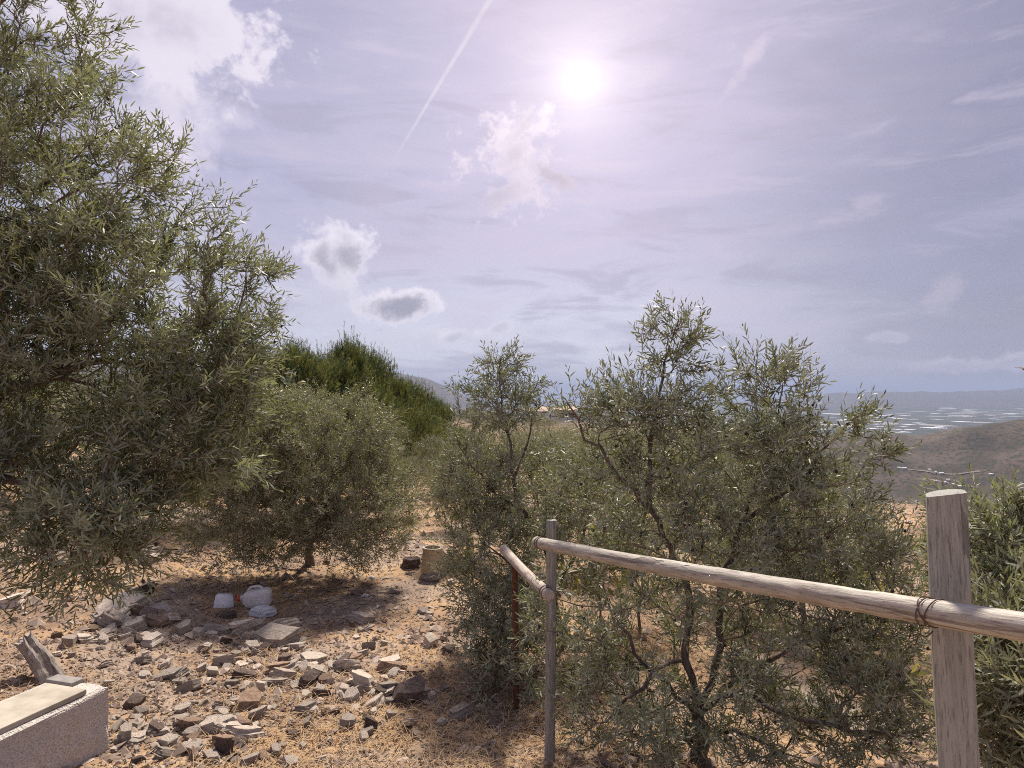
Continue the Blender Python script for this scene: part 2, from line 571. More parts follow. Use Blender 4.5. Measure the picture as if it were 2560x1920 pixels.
def land():
    front = np.arange(-52, 52, 0.33)
    rest = np.arange(52, 308, 3.2)
    th = np.radians(np.concatenate([front, rest]))
    rr = np.concatenate([[0.02], np.geomspace(0.3, 2.5, 22)[:-1], np.geomspace(2.5, 30, 130)[:-1], np.geomspace(30, 46000, 400)])
    T, RR = np.meshgrid(th, rr)
    X = RR * np.sin(T); Y = RR * np.cos(T)
    V = np.stack([X, Y, Z(X, Y)], -1).reshape(-1, 3)
    na, nr = len(th), len(rr)
    i = np.arange(nr - 1)[:, None] * na
    j = np.arange(na)[None, :]
    j2 = (j + 1) % na
    q = np.stack([i + j, i + na + j, i + na + j2, i + j2], -1).reshape(-1, 4)
    me = np_mesh('ground', V, [q[:, ::-1]], True)
    m, t = mat_new('hillside_ground')
    pos = t.node('ShaderNodeNewGeometry').outputs['Position']
    n1 = t.noise(pos, 0.9, 5, 0.6)
    n2 = t.noise(pos, 3.4, 6, 0.65, 0.4)
    n3 = t.noise(pos, 38, 5, 0.7)
    n4 = t.noise(pos, 130, 3, 0.7)
    soil = t.mix(t.step(n2, 0.35, 0.68), (0.230, 0.150, 0.104), (0.35, 0.245, 0.172))
    straw = t.mix(t.step(n3, 0.3, 0.7), (0.385, 0.240, 0.135), (0.55, 0.385, 0.230))
    near = t.mix(t.step(n1, 0.42, 0.60), soil, straw)
    grey = t.mix(t.step(n3, 0.35, 0.65), (0.27, 0.225, 0.20), (0.42, 0.355, 0.32))
    near = t.mix(t.mul(t.step(t.noise(pos, 0.55, 3, 0.5, 0.8), 0.50, 0.60), 0.55), near, grey)
    near = t.mix(t.mul(t.step(n4, 0.56, 0.66), 0.55), near, (0.16, 0.105, 0.08))
    near = t.mix(t.mul(t.step(n4, 0.42, 0.34), 0.4), near, (0.52, 0.42, 0.34))
    # far land: scrub on the slopes, patchwork of plots on the plain
    sep = t.node('ShaderNodeSeparateXYZ'); t.put(sep.inputs[0], pos)
    s1 = t.noise(pos, 0.010, 8, 0.65)
    s2 = t.noise(pos, 0.10, 6, 0.72)
    scrub = t.mix(t.step(s1, 0.36, 0.64), (0.066, 0.054, 0.044), (0.128, 0.096, 0.075))
    scrub = t.mix(t.mul(t.step(s2, 0.49, 0.57), 0.85), scrub, (0.035, 0.045, 0.030))
    vo = t.node('ShaderNodeTexVoronoi')
    mp = t.node('ShaderNodeMapping')
    t.put(mp.inputs[0], pos); mp.inputs['Scale'].default_value = (0.0065, 0.0040, 0.0)
    t.put(vo.inputs['Vector'], mp.outputs[0]); vo.inputs['Scale'].default_value = 1.0
    vs = t.node('ShaderNodeSeparateColor'); t.put(vs.inputs[0], vo.outputs['Color'])
    plots = t.mix(vs.outputs[0], (0.036, 0.046, 0.034), (0.090, 0.084, 0.066))
    plots = t.mix(t.step(vs.outputs[1], 0.93, 0.94), plots, (0.34, 0.33, 0.32))
    plots = t.mix(t.mul(t.step(s2, 0.5, 0.7), 0.4), plots, (0.06, 0.07, 0.05))
    farc = t.mix(t.step(sep.outputs[2], -238, -215), plots, scrub)
    ln = t.node('ShaderNodeVectorMath', operation='LENGTH'); t.put(ln.inputs[0], pos)
    dist = ln.outputs['Value']
    c = t.mix(t.step(dist, 38, 150), near, farc)
    h = t.add(t.mul(n3, 0.6), t.mul(n4, 0.5))
    p = principled(t, c, 0.95, t.bump(h, 0.8, 0.02), 0.1)
    finish(t, p.outputs[0])
    o = link('ground', me, m)
    tag(o, kind='structure')


land()


def sea():
    xs = np.array([-40000., -20000, 0, 20000, 40000]); ys = np.array([19500., 30000, 45500])
    X, Y = np.meshgrid(xs, ys)
    V = np.stack([X, Y, np.full_like(X, -243.0)], -1).reshape(-1, 3)
    q = [[r * 5 + c, r * 5 + c + 1, (r + 1) * 5 + c + 1, (r + 1) * 5 + c] for r in range(2) for c in range(4)]
    m, t = mat_new('sea_water')
    pos = t.node('ShaderNodeNewGeometry').outputs['Position']
    n = t.noise(pos, 0.01, 4, 0.6)
    finish(t, principled(t, (0.05, 0.09, 0.13), 0.22, t.bump(n, 0.3, 20), 0.5).outputs[0])
    tag(link('sea', np_mesh('sea', V, [q]), m), kind='structure')


sea()


# ------------------------------------------------------------------ trees
def catmull(pts, step):
    pts = np.asarray(pts, dtype=float)
    if len(pts) == 2:
        n = max(2, int(np.linalg.norm(pts[1] - pts[0]) / step) + 1)
        return pts[0] + (pts[1] - pts[0]) * np.linspace(0, 1, n)[:, None]
    ext = np.vstack([2 * pts[0] - pts[1], pts, 2 * pts[-1] - pts[-2]])
    out = [pts[0]]
    for i in range(1, len(ext) - 2):
        p0, p1, p2, p3 = ext[i - 1:i + 3]
        n = max(1, int(np.linalg.norm(p2 - p1) / step))
        for k in range(1, n + 1):
            s = k / n
            out.append(0.5 * ((2 * p1) + (-p0 + p2) * s + (2 * p0 - 5 * p1 + 4 * p2 - p3) * s * s + (-p0 + 3 * p1 - 3 * p2 + p3) * s ** 3))
    return np.array(out)


def grow(limbs, attr, rng, step=0.09, wl=0.35, jit=0.012, dn=0.8):
    cap = 60000
    pos = np.zeros((cap, 3)); par = np.full(cap, -1, dtype=int); pl = np.zeros(cap); n = 0
    frac = []
    for li, L in enumerate(limbs):
        pts = catmull(L, step)
        pts[1:-1] += rng.normal(0, jit, (len(pts) - 2, 3)) if len(pts) > 2 else 0
        if li == 0:
            prev = -1; start = 0
        else:
            prev = int(np.argmin(np.linalg.norm(pos[:n] - pts[0], axis=1))); start = 1
        for pi, p in enumerate(pts[start:]):
            frac.append(-1.0 if li == 0 else pi / len(pts))
            pos[n] = p; par[n] = prev
            pl[n] = 0 if prev < 0 else pl[prev] + np.linalg.norm(p - pos[prev])
            prev = n; n += 1
    nl = n
    lf = np.array(frac)
    order = np.argsort(np.min(np.linalg.norm(attr[:, None, :] - pos[None, :nl, :][:, ::2], axis=2), axis=1) + rng.random(len(attr)) * 0.15)
    paths = {}
    for ai in order:
        a = attr[ai]
        d = np.linalg.norm(pos[:n] - a, axis=1)
        cost = d + wl * pl[:n] * 0.5 + dn * np.maximum(pos[:n, 2] - a[2] + 0.05 * d, 0)
        b = int(np.argmin(cost))
        dist = d[b]
        pb = pos[b]
        dv = pos[b] - pos[par[b]] if par[b] >= 0 else np.array([0, 0, 1.0])
        dv = dv / max(np.linalg.norm(dv), 1e-6)
        c = pb + dv * dist * 0.38 + np.array([0, 0, 0.06 * dist])
        k = max(2, int(dist / step))
        s = np.linspace(0, 1, k + 1)[1:, None]
        pts = pb * (1 - s) ** 2 + 2 * c * s * (1 - s) + a * s * s
        pts[:-1] += rng.normal(0, jit, (len(pts) - 1, 3))
        prev = b; ids = [b]
        if n + len(pts) >= cap: break
        for p in pts:
            pos[n] = p; par[n] = prev
            pl[n] = pl[prev] + np.linalg.norm(p - pos[prev])
            ids.append(n); prev = n; n += 1
        paths[ai] = ids
    global LIMB
    LIMB = np.concatenate([lf, np.full(n - nl, 9.0)])
    return pos[:n], par[:n], paths


def radii(par, tip, power, cap):
    n = len(par)
    tips = np.zeros(n)
    has = np.zeros(n, dtype=bool)
    has[par[par >= 0]] = True
    tips[~has] = 1
    for i in range(n - 1, 0, -1):
        if par[i] >= 0: tips[par[i]] += tips[i]
    return np.minimum(tip * np.maximum(tips, 1) ** power, cap)


def rings(c, ax, r, k):
    ref = np.array([0.37, 0.21, 0.05]); ref = ref / np.linalg.norm(ref)
    u = np.cross(ax, ref); bad = np.linalg.norm(u, axis=1) < 0.15
    u[bad] = np.cross(ax[bad], [0.1, -0.4, 0.9])
    u = norm(u); v = np.cross(ax, u)
    a = np.arange(k) * 2 * math.pi / k
    return c[:, None, :] + (u[:, None, :] * np.cos(a)[None, :, None] + v[:, None, :] * np.sin(a)[None, :, None]) * r[:, None, None]


def tubes(pos, par, rad, sel, k, knob=0.0, rng=None):
    """tapered tubes along the selected skeleton segments"""
    n = len(pos)
    main = np.full(n, -1)
    best = np.zeros(n)
    for i in range(1, n):
        p = par[i]
        if p >= 0 and rad[i] > best[p]:
            best[p] = rad[i]; main[p] = i
    d = np.zeros((n, 3))
    ok = par >= 0
    d[ok] = pos[ok] - pos[par[ok]]
    d[0] = pos[main[0]] - pos[0] if main[0] >= 0 else (0, 0, 1)
    d = norm(d)
    ax = d.copy()
    hm = main >= 0
    ax[hm] = norm(d[hm] + d[main[hm]])
    rr = rad.copy()
    if knob and rng is not None:
        rr = rr * (1 + rng.normal(0, knob, n))
    idx = np.nonzero(sel & ok)[0]
    ism = main[par[idx]] == idx
    r0 = np.where(ism, rr[par[idx]], np.minimum(rr[idx] * 1.2, rr[par[idx]]))
    a0 = np.where(ism[:, None], ax[par[idx]], d[idx])
    A = rings(pos[par[idx]], a0, r0, k)
    B = rings(pos[idx], ax[idx], rr[idx], k)
    m = len(idx)
    V = np.concatenate([A, B], 1).reshape(-1, 3)
    b = np.arange(m)[:, None] * 2 * k
    j = np.arange(k)[None, :]; j2 = (j + 1) % k
    q = np.stack([b + j, b + j2, b + k + j2, b + k + j], -1).reshape(-1, 4)
    return V, q


def leaf_mesh(O, D, L, n, leaf_len, leaf_w, rng, hi=True, spread=(1.15, 0.45), size_var=0.42, gravity=0.0):
    """leaves in crossed pairs along shoots O + D * L; returns vertices and faces"""
    S = len(O)
    ref = rng.normal(size=(S, 3))
    U = norm(np.cross(D, ref)); Wv = np.cross(D, U)
    i = np.arange(n)
    tt = (i // 2 + 0.7) / (n / 2 + 0.2)
    phi = (i // 2) * (math.pi / 2) + (i % 2) * math.pi + rng.normal(0, 0.35, (S, n))
    rad = U[:, None] * np.cos(phi)[..., None] + Wv[:, None] * np.sin(phi)[..., None]
    al = (spread[0] + (spread[1] - spread[0]) * tt)[None, :] + rng.normal(0, 0.22, (S, n))
    dr = D[:, None] * np.cos(al)[..., None] + rad * np.sin(al)[..., None]
    dr[..., 2] -= gravity
    dr = norm(dr + rng.normal(0, 0.10, (S, n, 3)))
    b = O[:, None] + D[:, None] * (L[:, None] * tt[None])[..., None]
    nn = D[:, None] - dr * np.sum(D[:, None] * dr, -1, keepdims=True)
    nn = norm(nn + rng.normal(0, 0.35, (S, n, 3)))
    nn = norm(nn - dr * np.sum(nn * dr, -1, keepdims=True))
    sd = np.cross(dr, nn)
    ll = (leaf_len * (1 + rng.uniform(-size_var, size_var, (S, n))) * (1 - 0.25 * tt)[None])[..., None]
    ww = (leaf_w * (1 + rng.uniform(-0.2, 0.2, (S, n))))[..., None]
    curl = rng.uniform(-0.02, 0.14, (S, n))[..., None] * ll
    if hi:
        pts = np.stack([b,
                        b + dr * ll * 0.32 + sd * ww * 0.5 + nn * curl * 0.15,
                        b + dr * ll * 0.32 - sd * ww * 0.5 + nn * curl * 0.15,
                        b + dr * ll * 0.70 + sd * ww * 0.40 - nn * curl * 0.25,
                        b + dr * ll * 0.70 - sd * ww * 0.40 - nn * curl * 0.25,
                        b + dr * ll - nn * curl], 2).reshape(-1, 3)
        o = np.arange(S * n)[:, None] * 6
        tri = np.concatenate([o + np.array([[0, 2, 1]]), o + np.array([[3, 4, 5]])])
        quad = o + np.array([[1, 2, 4, 3]])
        return pts, [tri, quad]
    pts = np.stack([b, b + dr * ll * 0.45 + sd * ww * 0.5, b + dr * ll - nn * curl, b + dr * ll * 0.45 - sd * ww * 0.5], 2).reshape(-1, 3)
    o = np.arange(S * n)[:, None] * 4
    return pts, [o + np.array([[0, 3, 2, 1]])]


ICO_V = None


def balls(C, r, rng):
    global ICO_V
    if ICO_V is None:
        bm = bmesh.new(); bmesh.ops.create_icosphere(bm, subdivisions=1, radius=1)
        ICO_V = (np.array([v.co[:] for v in bm.verts]), np.array([[v.index for v in f.verts] for f in bm.faces])); bm.free()
    v, f = ICO_V
    rr = r * (1 + rng.uniform(-0.2, 0.2, len(C)))
    V = (C[:, None] + v[None] * (rr[:, None, None] * np.array([1, 1, 1.25]))).reshape(-1, 3)
    return V, [(f[None] + (np.arange(len(C)) * len(v))[:, None, None]).reshape(-1, 3)]


def ell(u, v, d, ru, rv, rd=None, w=None):
    """ellipsoid of foliage: centre seen at u, v at d metres, radii in measured pixels at that depth, depth radius in metres"""
    s = d / (F * DS)
    return (P(u, v, d), np.array([ru * s, rd if rd else 0.8 * ru * s, rv * s]), w)


def sample_ells(es, n, rng, shell=0.42):
    wts = np.array([e[2] if e[2] else (e[1][0] * e[1][1] * e[1][2]) ** (2 / 3) for e in es])
    wts = wts / wts.sum()
    ch = rng.choice(len(es), n, p=wts)
    d = norm(rng.normal(size=(n, 3)))
    r = rng.random(n) ** shell
    C = np.array([e[0] for e in es])[ch]; Rr = np.array([e[1] for e in es])[ch]
    return C + d * r[:, None] * Rr, norm(d * Rr)


def olive(name, limbs, ells, n_attr, shoots, nleaf, leaf_len, leaf_w, mat, seed, label, group=None, hi=True, fruit=0,
          tip=0.0022, power=0.46, cap=0.06, shoot=(0.10, 0.24), step=0.09, upw=0.45, thick=0.007, shell=0.30, tail=0.35, base=None,
          minz=None, limb_r=0.0, clump=0):
    rng = np.random.default_rng(seed)
    attr, outw = sample_ells(ells, n_attr, rng, shell)
    if clump:
        cc = attr[rng.choice(len(attr), clump, replace=False)]
        near = cc[np.argmin(np.linalg.norm(attr[:, None] - cc[None], axis=2), axis=1)]
        attr = attr + (near - attr) * rng.uniform(0.05, 0.42, (len(attr), 1))
        far_ = rng.random(len(attr)) < 0.06
        attr = attr + outw * (far_ * rng.uniform(0.08, 0.24, len(attr)))[:, None]
    if minz is not None:
        keep = attr[:, 2] > Z(attr[:, 0], attr[:, 1]) + minz
        attr, outw = attr[keep], outw[keep]
    pos, par, paths = grow(limbs, attr, rng, step)
    rad = radii(par, tip, power, cap)
    if limb_r:
        lm = LIMB <= 1.0
        rad[lm] = np.maximum(rad[lm], limb_r * (1 - 0.78 * np.clip(LIMB[lm], 0, 1)))
        tr_ = LIMB < 0
        zt = pos[tr_, 2] - pos[0, 2]
        rad[tr_] = np.maximum(rad[tr_], limb_r * 2.0) * (1 + 0.55 * np.exp(-zt / 0.10))
    # leafy shoots on the last part of every branchlet
    O, D, L = [], [], []
    for ai, ids in paths.items():
        pts = pos[ids]
        seg = np.linalg.norm(np.diff(pts, axis=0), axis=1)
        cum = np.concatenate([[0], np.cumsum(seg)]); tot = cum[-1]
        for k in range(shoots):
            s = tot - rng.random() ** 1.3 * min(tail, tot * 0.95) if k else tot
            j = min(np.searchsorted(cum, s), len(pts) - 1); j = max(j, 1)
            f = (s - cum[j - 1]) / max(seg[j - 1], 1e-6)
            o = pts[j - 1] + (pts[j] - pts[j - 1]) * min(f, 1)
            pd = (pts[j] - pts[j - 1]) / max(seg[j - 1], 1e-6)
            d = pd * 0.9 + rng.normal(0, 0.52, 3) * (0.5 if k == 0 else 1) + np.array([0, 0, upw]) + outw[ai] * 0.45
            O.append(o); D.append(d / np.linalg.norm(d)); L.append(rng.uniform(*shoot))
    O = np.array(O); D = np.array(D); L = np.array(L)
    bz = base if base is not None else limbs[0][0]
    bz = np.asarray(bz, dtype=float)
    root = empty(name, tuple(bz))
    tag(root, label, 'olive tree', group)
    V, q = tubes(pos - bz, par, rad, rad > thick, 8, 0.07, rng)
    link('trunk', np_mesh('trunk', V, [q], True), M['bark'], root)
    V, q = tubes(pos - bz, par, rad, rad <= thick, 4)
    # stems of the leafy shoots
    e = norm(np.cross(D, rng.normal(size=D.shape)))
    e2 = np.cross(D, e)
    r0 = 0.0016
    st = np.stack([O + e * r0, O - e * r0 * 0.5 + e2 * r0, O - e * r0 * 0.5 - e2 * r0, O + D * L[:, None]], 1).reshape(-1, 3) - bz
    o = np.arange(len(O))[:, None] * 4 + len(V)
    tri = np.concatenate([o + np.array([[0, 1, 3]]), o + np.array([[1, 2, 3]]), o + np.array([[2, 0, 3]])])
    tw = link('twigs', np_mesh('twigs', np.concatenate([V, st]), [q, tri], False), M['twig'], root)
    tag(tw, kind='stuff')
    V, fs = leaf_mesh(O - bz, D, L, nleaf, leaf_len, leaf_w, rng, hi)
    cr = link('crown', np_mesh('crown', V, fs), M[mat], root)
    tag(cr, kind='stuff')
    if fruit:
        i = rng.choice(len(O), fruit)
        c = O[i] + D[i] * (L[i] * rng.random(fruit) * 0.6)[:, None] - bz + rng.normal(0, 0.012, (fruit, 3)) - np.array([0, 0, 0.02])
        V, fs = balls(c, 0.0085, rng)
        tag(link('fruit', np_mesh('fruit', V, fs, True), M['fruit'], root), kind='stuff')
    return root


def copy_tree(root, loc, rz, s, label=None, group=None):
    r = root.copy(); col.objects.link(r)
    r.location = loc; r.rotation_euler = (0, 0, rz); r.scale = (s[0], s[1], s[2]) if isinstance(s, tuple) else (s, s, s)
    if label: r['label'] = label
    if group: r['group'] = group
    for ch in root.children:
        c = ch.copy(); col.objects.link(c); c.parent = r
    return r


# big olive that leans in from beyond the concrete block
bx, by = -3.75, 4.05
bz = zz(bx, by)
B0 = np.array([bx, by, bz - 0.05])
olive('olive_tree',
      [[B0, (bx + 0.05, by, bz + 0.6), (bx + 0.15, by - 0.1, bz + 1.1)],
       [(bx + 0.15, by - 0.1, bz + 1.1), P(-330, 760, 4.0), P(-120, 560, 4.0), P(60, 455, 4.0), P(230, 395, 4.0)],
       [(bx + 0.15, by - 0.1, bz + 1.1), P(-300, 600, 4.1), P(-200, 300, 4.1), P(-80, 80, 4.1)],
       [(bx + 0.15, by - 0.1, bz + 1.1), P(-200, 880, 3.8), P(60, 830, 3.8), P(280, 760, 3.95), P(480, 690, 4.15)],
       [(bx + 0.15, by - 0.1, bz + 1.1), P(-250, 1000, 3.5), P(-20, 1030, 3.35), P(180, 1080, 3.3)]],
      [ell(-150, 90, 4.1, 365, 400, 0.8), ell(50, 400, 4.0, 370, 230, 0.8), ell(330, 650, 4.15, 290, 190, 0.75),
       ell(170, 860, 3.8, 400, 260, 0.55), ell(90, 1110, 3.35, 270, 205, 0.38), ell(-220, 760, 3.9, 300, 420, 0.6),
       ell(440, 800, 4.2, 170, 130, 0.5), ell(30, 680, 3.9, 200, 190, 0.5), ell(370, 960, 3.95, 190, 150, 0.5), ell(200, 1180, 3.3, 170, 130, 0.4)],
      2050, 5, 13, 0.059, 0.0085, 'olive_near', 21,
      'tall dense olive tree with dark olives, overhanging the concrete block and rocks', hi=True, fruit=420, clump=260, limb_r=0.018, cap=0.095, base=B0)

# rounded olive beside the clay pot, its trunk in dry grass
h = hit(668, 1222)
olive('olive_tree',
      [[h - [0, 0, 0.05], h + [0.0, 0.0, 0.16], h + [0.02, 0, 0.34]],
       [h + [0.02, 0, 0.34], h + [0.25, 0, 0.60], h + [0.55, 0.1, 0.95], h + [0.8, 0.1, 1.5]],
       [h + [0.0, 0, 0.28], h + [-0.25, 0, 0.50], h + [-0.6, 0.1, 0.85], h + [-0.9, 0, 1.4]],
       [h + [0.02, 0, 0.34], h + [0.05, -0.2, 0.8], h + [0.1, -0.3, 1.5]],
       [h + [0.02, 0, 0.34], h + [-0.1, 0.3, 0.9], h + [-0.1, 0.4, 1.7]]],
      [ell(660, 1030, 8.0, 215, 170, 1.1), ell(540, 1120, 7.7, 165, 105, 0.8), ell(780, 1105, 7.8, 125, 115, 0.8),
       ell(700, 930, 8.1, 150, 85, 0.8), ell(520, 970, 7.9, 130, 140, 0.8)],
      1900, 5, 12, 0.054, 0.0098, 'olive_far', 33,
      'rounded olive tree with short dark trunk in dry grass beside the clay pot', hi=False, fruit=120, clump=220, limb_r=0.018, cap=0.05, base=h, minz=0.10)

# main olive behind the wooden rail
h = hit(1510, 1645); d0 = h[1]
T0 = P(1505, 1545, d0)
olive('olive_tree',
      [[h - [0, 0, 0.06], P(1513, 1600, d0), T0],
       [T0, P(1478, 1420, d0), P(1490, 1290, d0), P(1448, 1190, d0), P(1408, 1100, d0), P(1404, 990, d0), P(1412, 890, d0 + .05), P(1440, 780, d0 + .05), P(1466, 690, d0)],
       [T0, P(1555, 1400, d0 + .1), P(1560, 1270, d0 + .2), P(1605, 1130, d0 + .2), P(1662, 980, d0 + .15), P(1690, 840, d0 + .1)],
       [T0, P(1600, 1500, d0 - .1), P(1700, 1545, d0 - .3), P(1890, 1592, d0 - .5), P(2010, 1572, d0 - .6)],
       [T0, P(1620, 1450, d0 + .1), P(1720, 1390, d0 + .1), P(1830, 1350, d0 - .1)],
       [T0, P(1400, 1440, d0 - .1), P(1330, 1340, d0 - .1), P(1285, 1240, d0)],
       [P(1408, 1100, d0), P(1340, 1030, d0 - .1), P(1270, 945, d0 - .15), P(1225, 870, d0 - .2)],
       [P(1605, 1130, d0 + .2), P(1700, 1060, d0), P(1790, 960, d0 - .1), P(1850, 900, d0 - .1)],
       [P(1480, 1420, d0), P(1380, 1480, d0 - .3), P(1310, 1560, d0 - .4)]],
      [ell(1455, 745, d0, 62, 85, 0.16, 0.10), ell(1425, 880, d0, 125, 75, 0.3, 0.20), ell(1320, 890, d0 - .1, 105, 62, 0.25, 0.16),
       ell(1650, 850, d0 + .1, 125, 90, 0.3, 0.19), ell(1775, 965, d0, 155, 85, 0.35, 0.22), ell(1560, 1010, d0, 230, 100, 0.5, 0.50), ell(1340, 1060, d0 + .1, 150, 110, 0.5, 0.34),
       ell(1740, 1150, d0, 190, 130, 0.5, 0.46), ell(1500, 1200, d0, 250, 120, 0.6, 0.42), ell(1430, 1420, d0, 230, 160, 0.6, 0.42),
       ell(1760, 1420, d0 - .1, 200, 170, 0.6, 0.42), ell(1330, 1540, d0 - .2, 150, 110, 0.4, 0.22), ell(1850, 1600, d0 - .3, 150, 70, 0.4, 0.14),
       ell(1880, 1250, d0 - .2, 110, 140, 0.4, 0.26), ell(1600, 1560, d0 - .2, 150, 90, 0.4, 0.2), ell(1890, 1480, d0 - .4, 120, 130, 0.4, 0.26), ell(1240, 1380, d0 - .1, 110, 150, 0.4, 0.24)],
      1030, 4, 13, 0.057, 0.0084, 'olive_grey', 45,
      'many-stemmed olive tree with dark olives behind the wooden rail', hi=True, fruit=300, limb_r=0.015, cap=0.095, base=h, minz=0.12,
      shoot=(0.09, 0.22))

# slimmer olive beyond the short rail
h = hit(1215, 1400); d1 = h[1]
T1 = P(1195, 1290, d1)
olive('olive_tree',
      [[h - [0, 0, 0.05], P(1208, 1340, d1), T1],
       [T1, P(1180, 1190, d1), P(1130, 1110, d1), P(1108, 1040, d1), P(1098, 960, d1), P(1085, 860, d1), P(1083, 770, d1)],
       [P(1130, 1110, d1), P(1060, 1050, d1), P(1010, 990, d1), P(985, 940, d1)],
       [P(1108, 1040, d1), P(1140, 950, d1), P(1165, 880, d1)],
       [T1, P(1120, 1230, d1 - .2), P(1040, 1170, d1 - .2)],
       [T1, P(1250, 1180, d1), P(1285, 1060, d1)]],
      [ell(1085, 800, d1, 40, 45, 0.2, 0.05), ell(1080, 870, d1, 100, 62, 0.35, 0.16), ell(1020, 1040, d1, 75, 95, 0.4, 0.18),
       ell(1150, 1060, d1, 120, 110, 0.5, 0.22), ell(1060, 1200, d1 - .1, 110, 90, 0.5, 0.24), ell(1090, 1330, d1 - .5, 100, 90, 0.5, 0.24),
       ell(1270, 1130, d1, 110, 130, 0.5, 0.25)],
      640, 4, 12, 0.058, 0.0088, 'olive_grey', 57,
      'slim olive tree beyond the short end rail, its leafy tips against the far plain', hi=True, fruit=80, limb_r=0.012, cap=0.05, base=h, minz=0.15)

# low olive between the two front posts and the path
h = hit(1070, 1500)
olive('olive_tree',
      [[h - [0, 0, 0.05], h + [0, 0, 0.15]], [h + [0, 0, 0.12], h + [0.1, 0, 0.5], h + [0.15, 0, 0.9]], [h + [0, 0, 0.12], h + [-0.2, 0, 0.45]]],
      [ell(1090, 1400, h[1], 85, 110, 0.3), ell(1130, 1520, h[1] - .2, 100, 80, 0.3)],
      90, 4, 12, 0.056, 0.0095, 'olive_grey', 61, 'low olive sucker growth at the foot of the rusty post', hi=True, cap=0.02, base=h, minz=0.06)

# leafy shrubs beyond the thick flat-faced post
for k, (u, v, d, ru, rv, mat, n, lab, sd) in enumerate([
        (2190, 1240, 3.0, 120, 165, 'olive_near', 120, 'brownish olive bush beyond the thick flat-faced post', 71),
        (2215, 1520, 2.5, 115, 190, 'shrub', 120, 'pale green leafy shrub at the foot of the thick flat-faced post', 72)]):
    c = P(u, v, d); bzz = zz(c[0], c[1] + 0.1)
    b = np.array([c[0], c[1] + 0.1, bzz])
    olive('leafy_shrub' if k else 'olive_tree', [[b - [0, 0, .05], b + [0, 0, .3], c]], [ell(u, v, d, ru, rv, 0.3)], n, 5, 14,
          0.066 if k else 0.060, 0.0085, mat, sd, lab, hi=True, cap=0.02, base=b, upw=0.9 if k else 0.5)

# olive bushes of the grove behind: two built, the rest copies
def bush(seed, label, mat, n=430):
    b = np.array([0, 0, 0.0])
    e = [(np.array([0, 0, 1.05]), np.array([0.95, 0.95, 0.75]), 1.0), (np.array([0.35, 0.2, 1.45]), np.array([0.55, 0.6, 0.5]), 0.4),
         (np.array([-0.45, -0.1, 1.3]), np.array([0.5, 0.5, 0.5]), 0.4)]
    return olive('olive_tree', [[b - [0, 0, .1], b + [0.03, 0, 0.3]], [b + [0.03, 0, .3], (0.3, 0.1, 0.8), (0.45, 0.2, 1.4)],
                 [b + [0.03, 0, .3], (-0.3, -0.05, 0.75), (-0.5, -0.1, 1.3)], [b + [0.03, 0, .3], (0.05, 0.3, 0.9), (0, 0.4, 1.5)]],
                 e, n, 4, 10, 0.055, 0.0105, mat, seed, label, 'olives of the grove behind the rail', hi=False, cap=0.04, base=b, tail=0.4)


GROVE = [  # u, v of the crown top, distance, width scale, where it stands
    (1010, 950, 9.5, 0.9, 'olive bush beside the path, next to the slim olive'), (1215, 940, 9.0, 1.05, 'full olive bush directly behind the slim olive'),
    (1330, 945, 11.5, 1.0, 0), (1560, 930, 8.4, 1.05, 'wide olive bush directly behind the many-stemmed olive'),
    (1735, 950, 7.6, 1.05, 'olive bush behind the crown edge of the many-stemmed olive'), (1800, 1085, 7.0, 0.75, 'low olive bush before the orange dry slope'),
    (1440, 925, 14.0, 1.15, 0), (1650, 935, 12.5, 1.1, 0), (1120, 932, 15.0, 1.1, 0), (940, 940, 17.5, 0.95, 'small olive bush at the bend of the path'),
    (1270, 922, 20.0, 1.2, 1), (1560, 925, 19.0, 1.2, 1), (1030, 928, 22.0, 1.1, 1), (2120, 1105, 6.2, 0.8, 'olive bush beyond the thick post, before the side valley'),
    (1380, 1080, 6.6, 0.85, 'low olive bush between the slim and the many-stemmed olive'), (1620, 1110, 6.2, 0.8, 'low olive bush under the many-stemmed olive'),
    (1180, 925, 26.0, 1.2, 1), (1350, 918, 27.0, 1.2, 1), (1460, 920, 25.0, 1.2, 1), (1080, 922, 31.0, 1.2, 2), (1240, 918, 34.0, 1.2, 2), (1410, 916, 37.0, 1.2, 2),
    (1540, 918, 33.0, 1.2, 2), (985, 925, 33.0, 1.1, 2), (1310, 915, 44.0, 1.2, 2), (1140, 917, 42.0, 1.2, 2), (1690, 930, 16.0, 1.1, 1),
    (884, 985, 13.5, 0.85, 'low olive bush crowding the path across from the slim olive'), (975, 1000, 12.0, 0.75, 'low olive bush squeezed between the path and the slim olive')]
GL = ['olive bush in the middle of the grove behind the wooden rail', 'olive bush towards the far side of the grove behind the rail',
      'small far olive bush where the grove meets the dry ridge']
protos = [bush(81, GL[0], 'olive_far'), bush(82, GL[0], 'olive_grey')]
for i, (u, v, d, s, where) in enumerate(GROVE):
    lab = GL[where] if isinstance(where, int) else where
    top = P(u, v, d)
    gz = zz(top[0], top[1])
    sc_ = (top[2] - gz) / 1.95
    root = protos[i % 2]
    s3 = (s * max(sc_, 0.5), s * max(sc_, 0.5), max(sc_, 0.35))
    if i < 2:
        root.location = (top[0], top[1], gz); root.scale = s3; root.rotation_euler = (0, 0, R.uniform(0, 6.28)); tag(root, lab)
    else:
        copy_tree(root, (top[0], top[1], gz), R.uniform(0, 6.28), s3, lab)
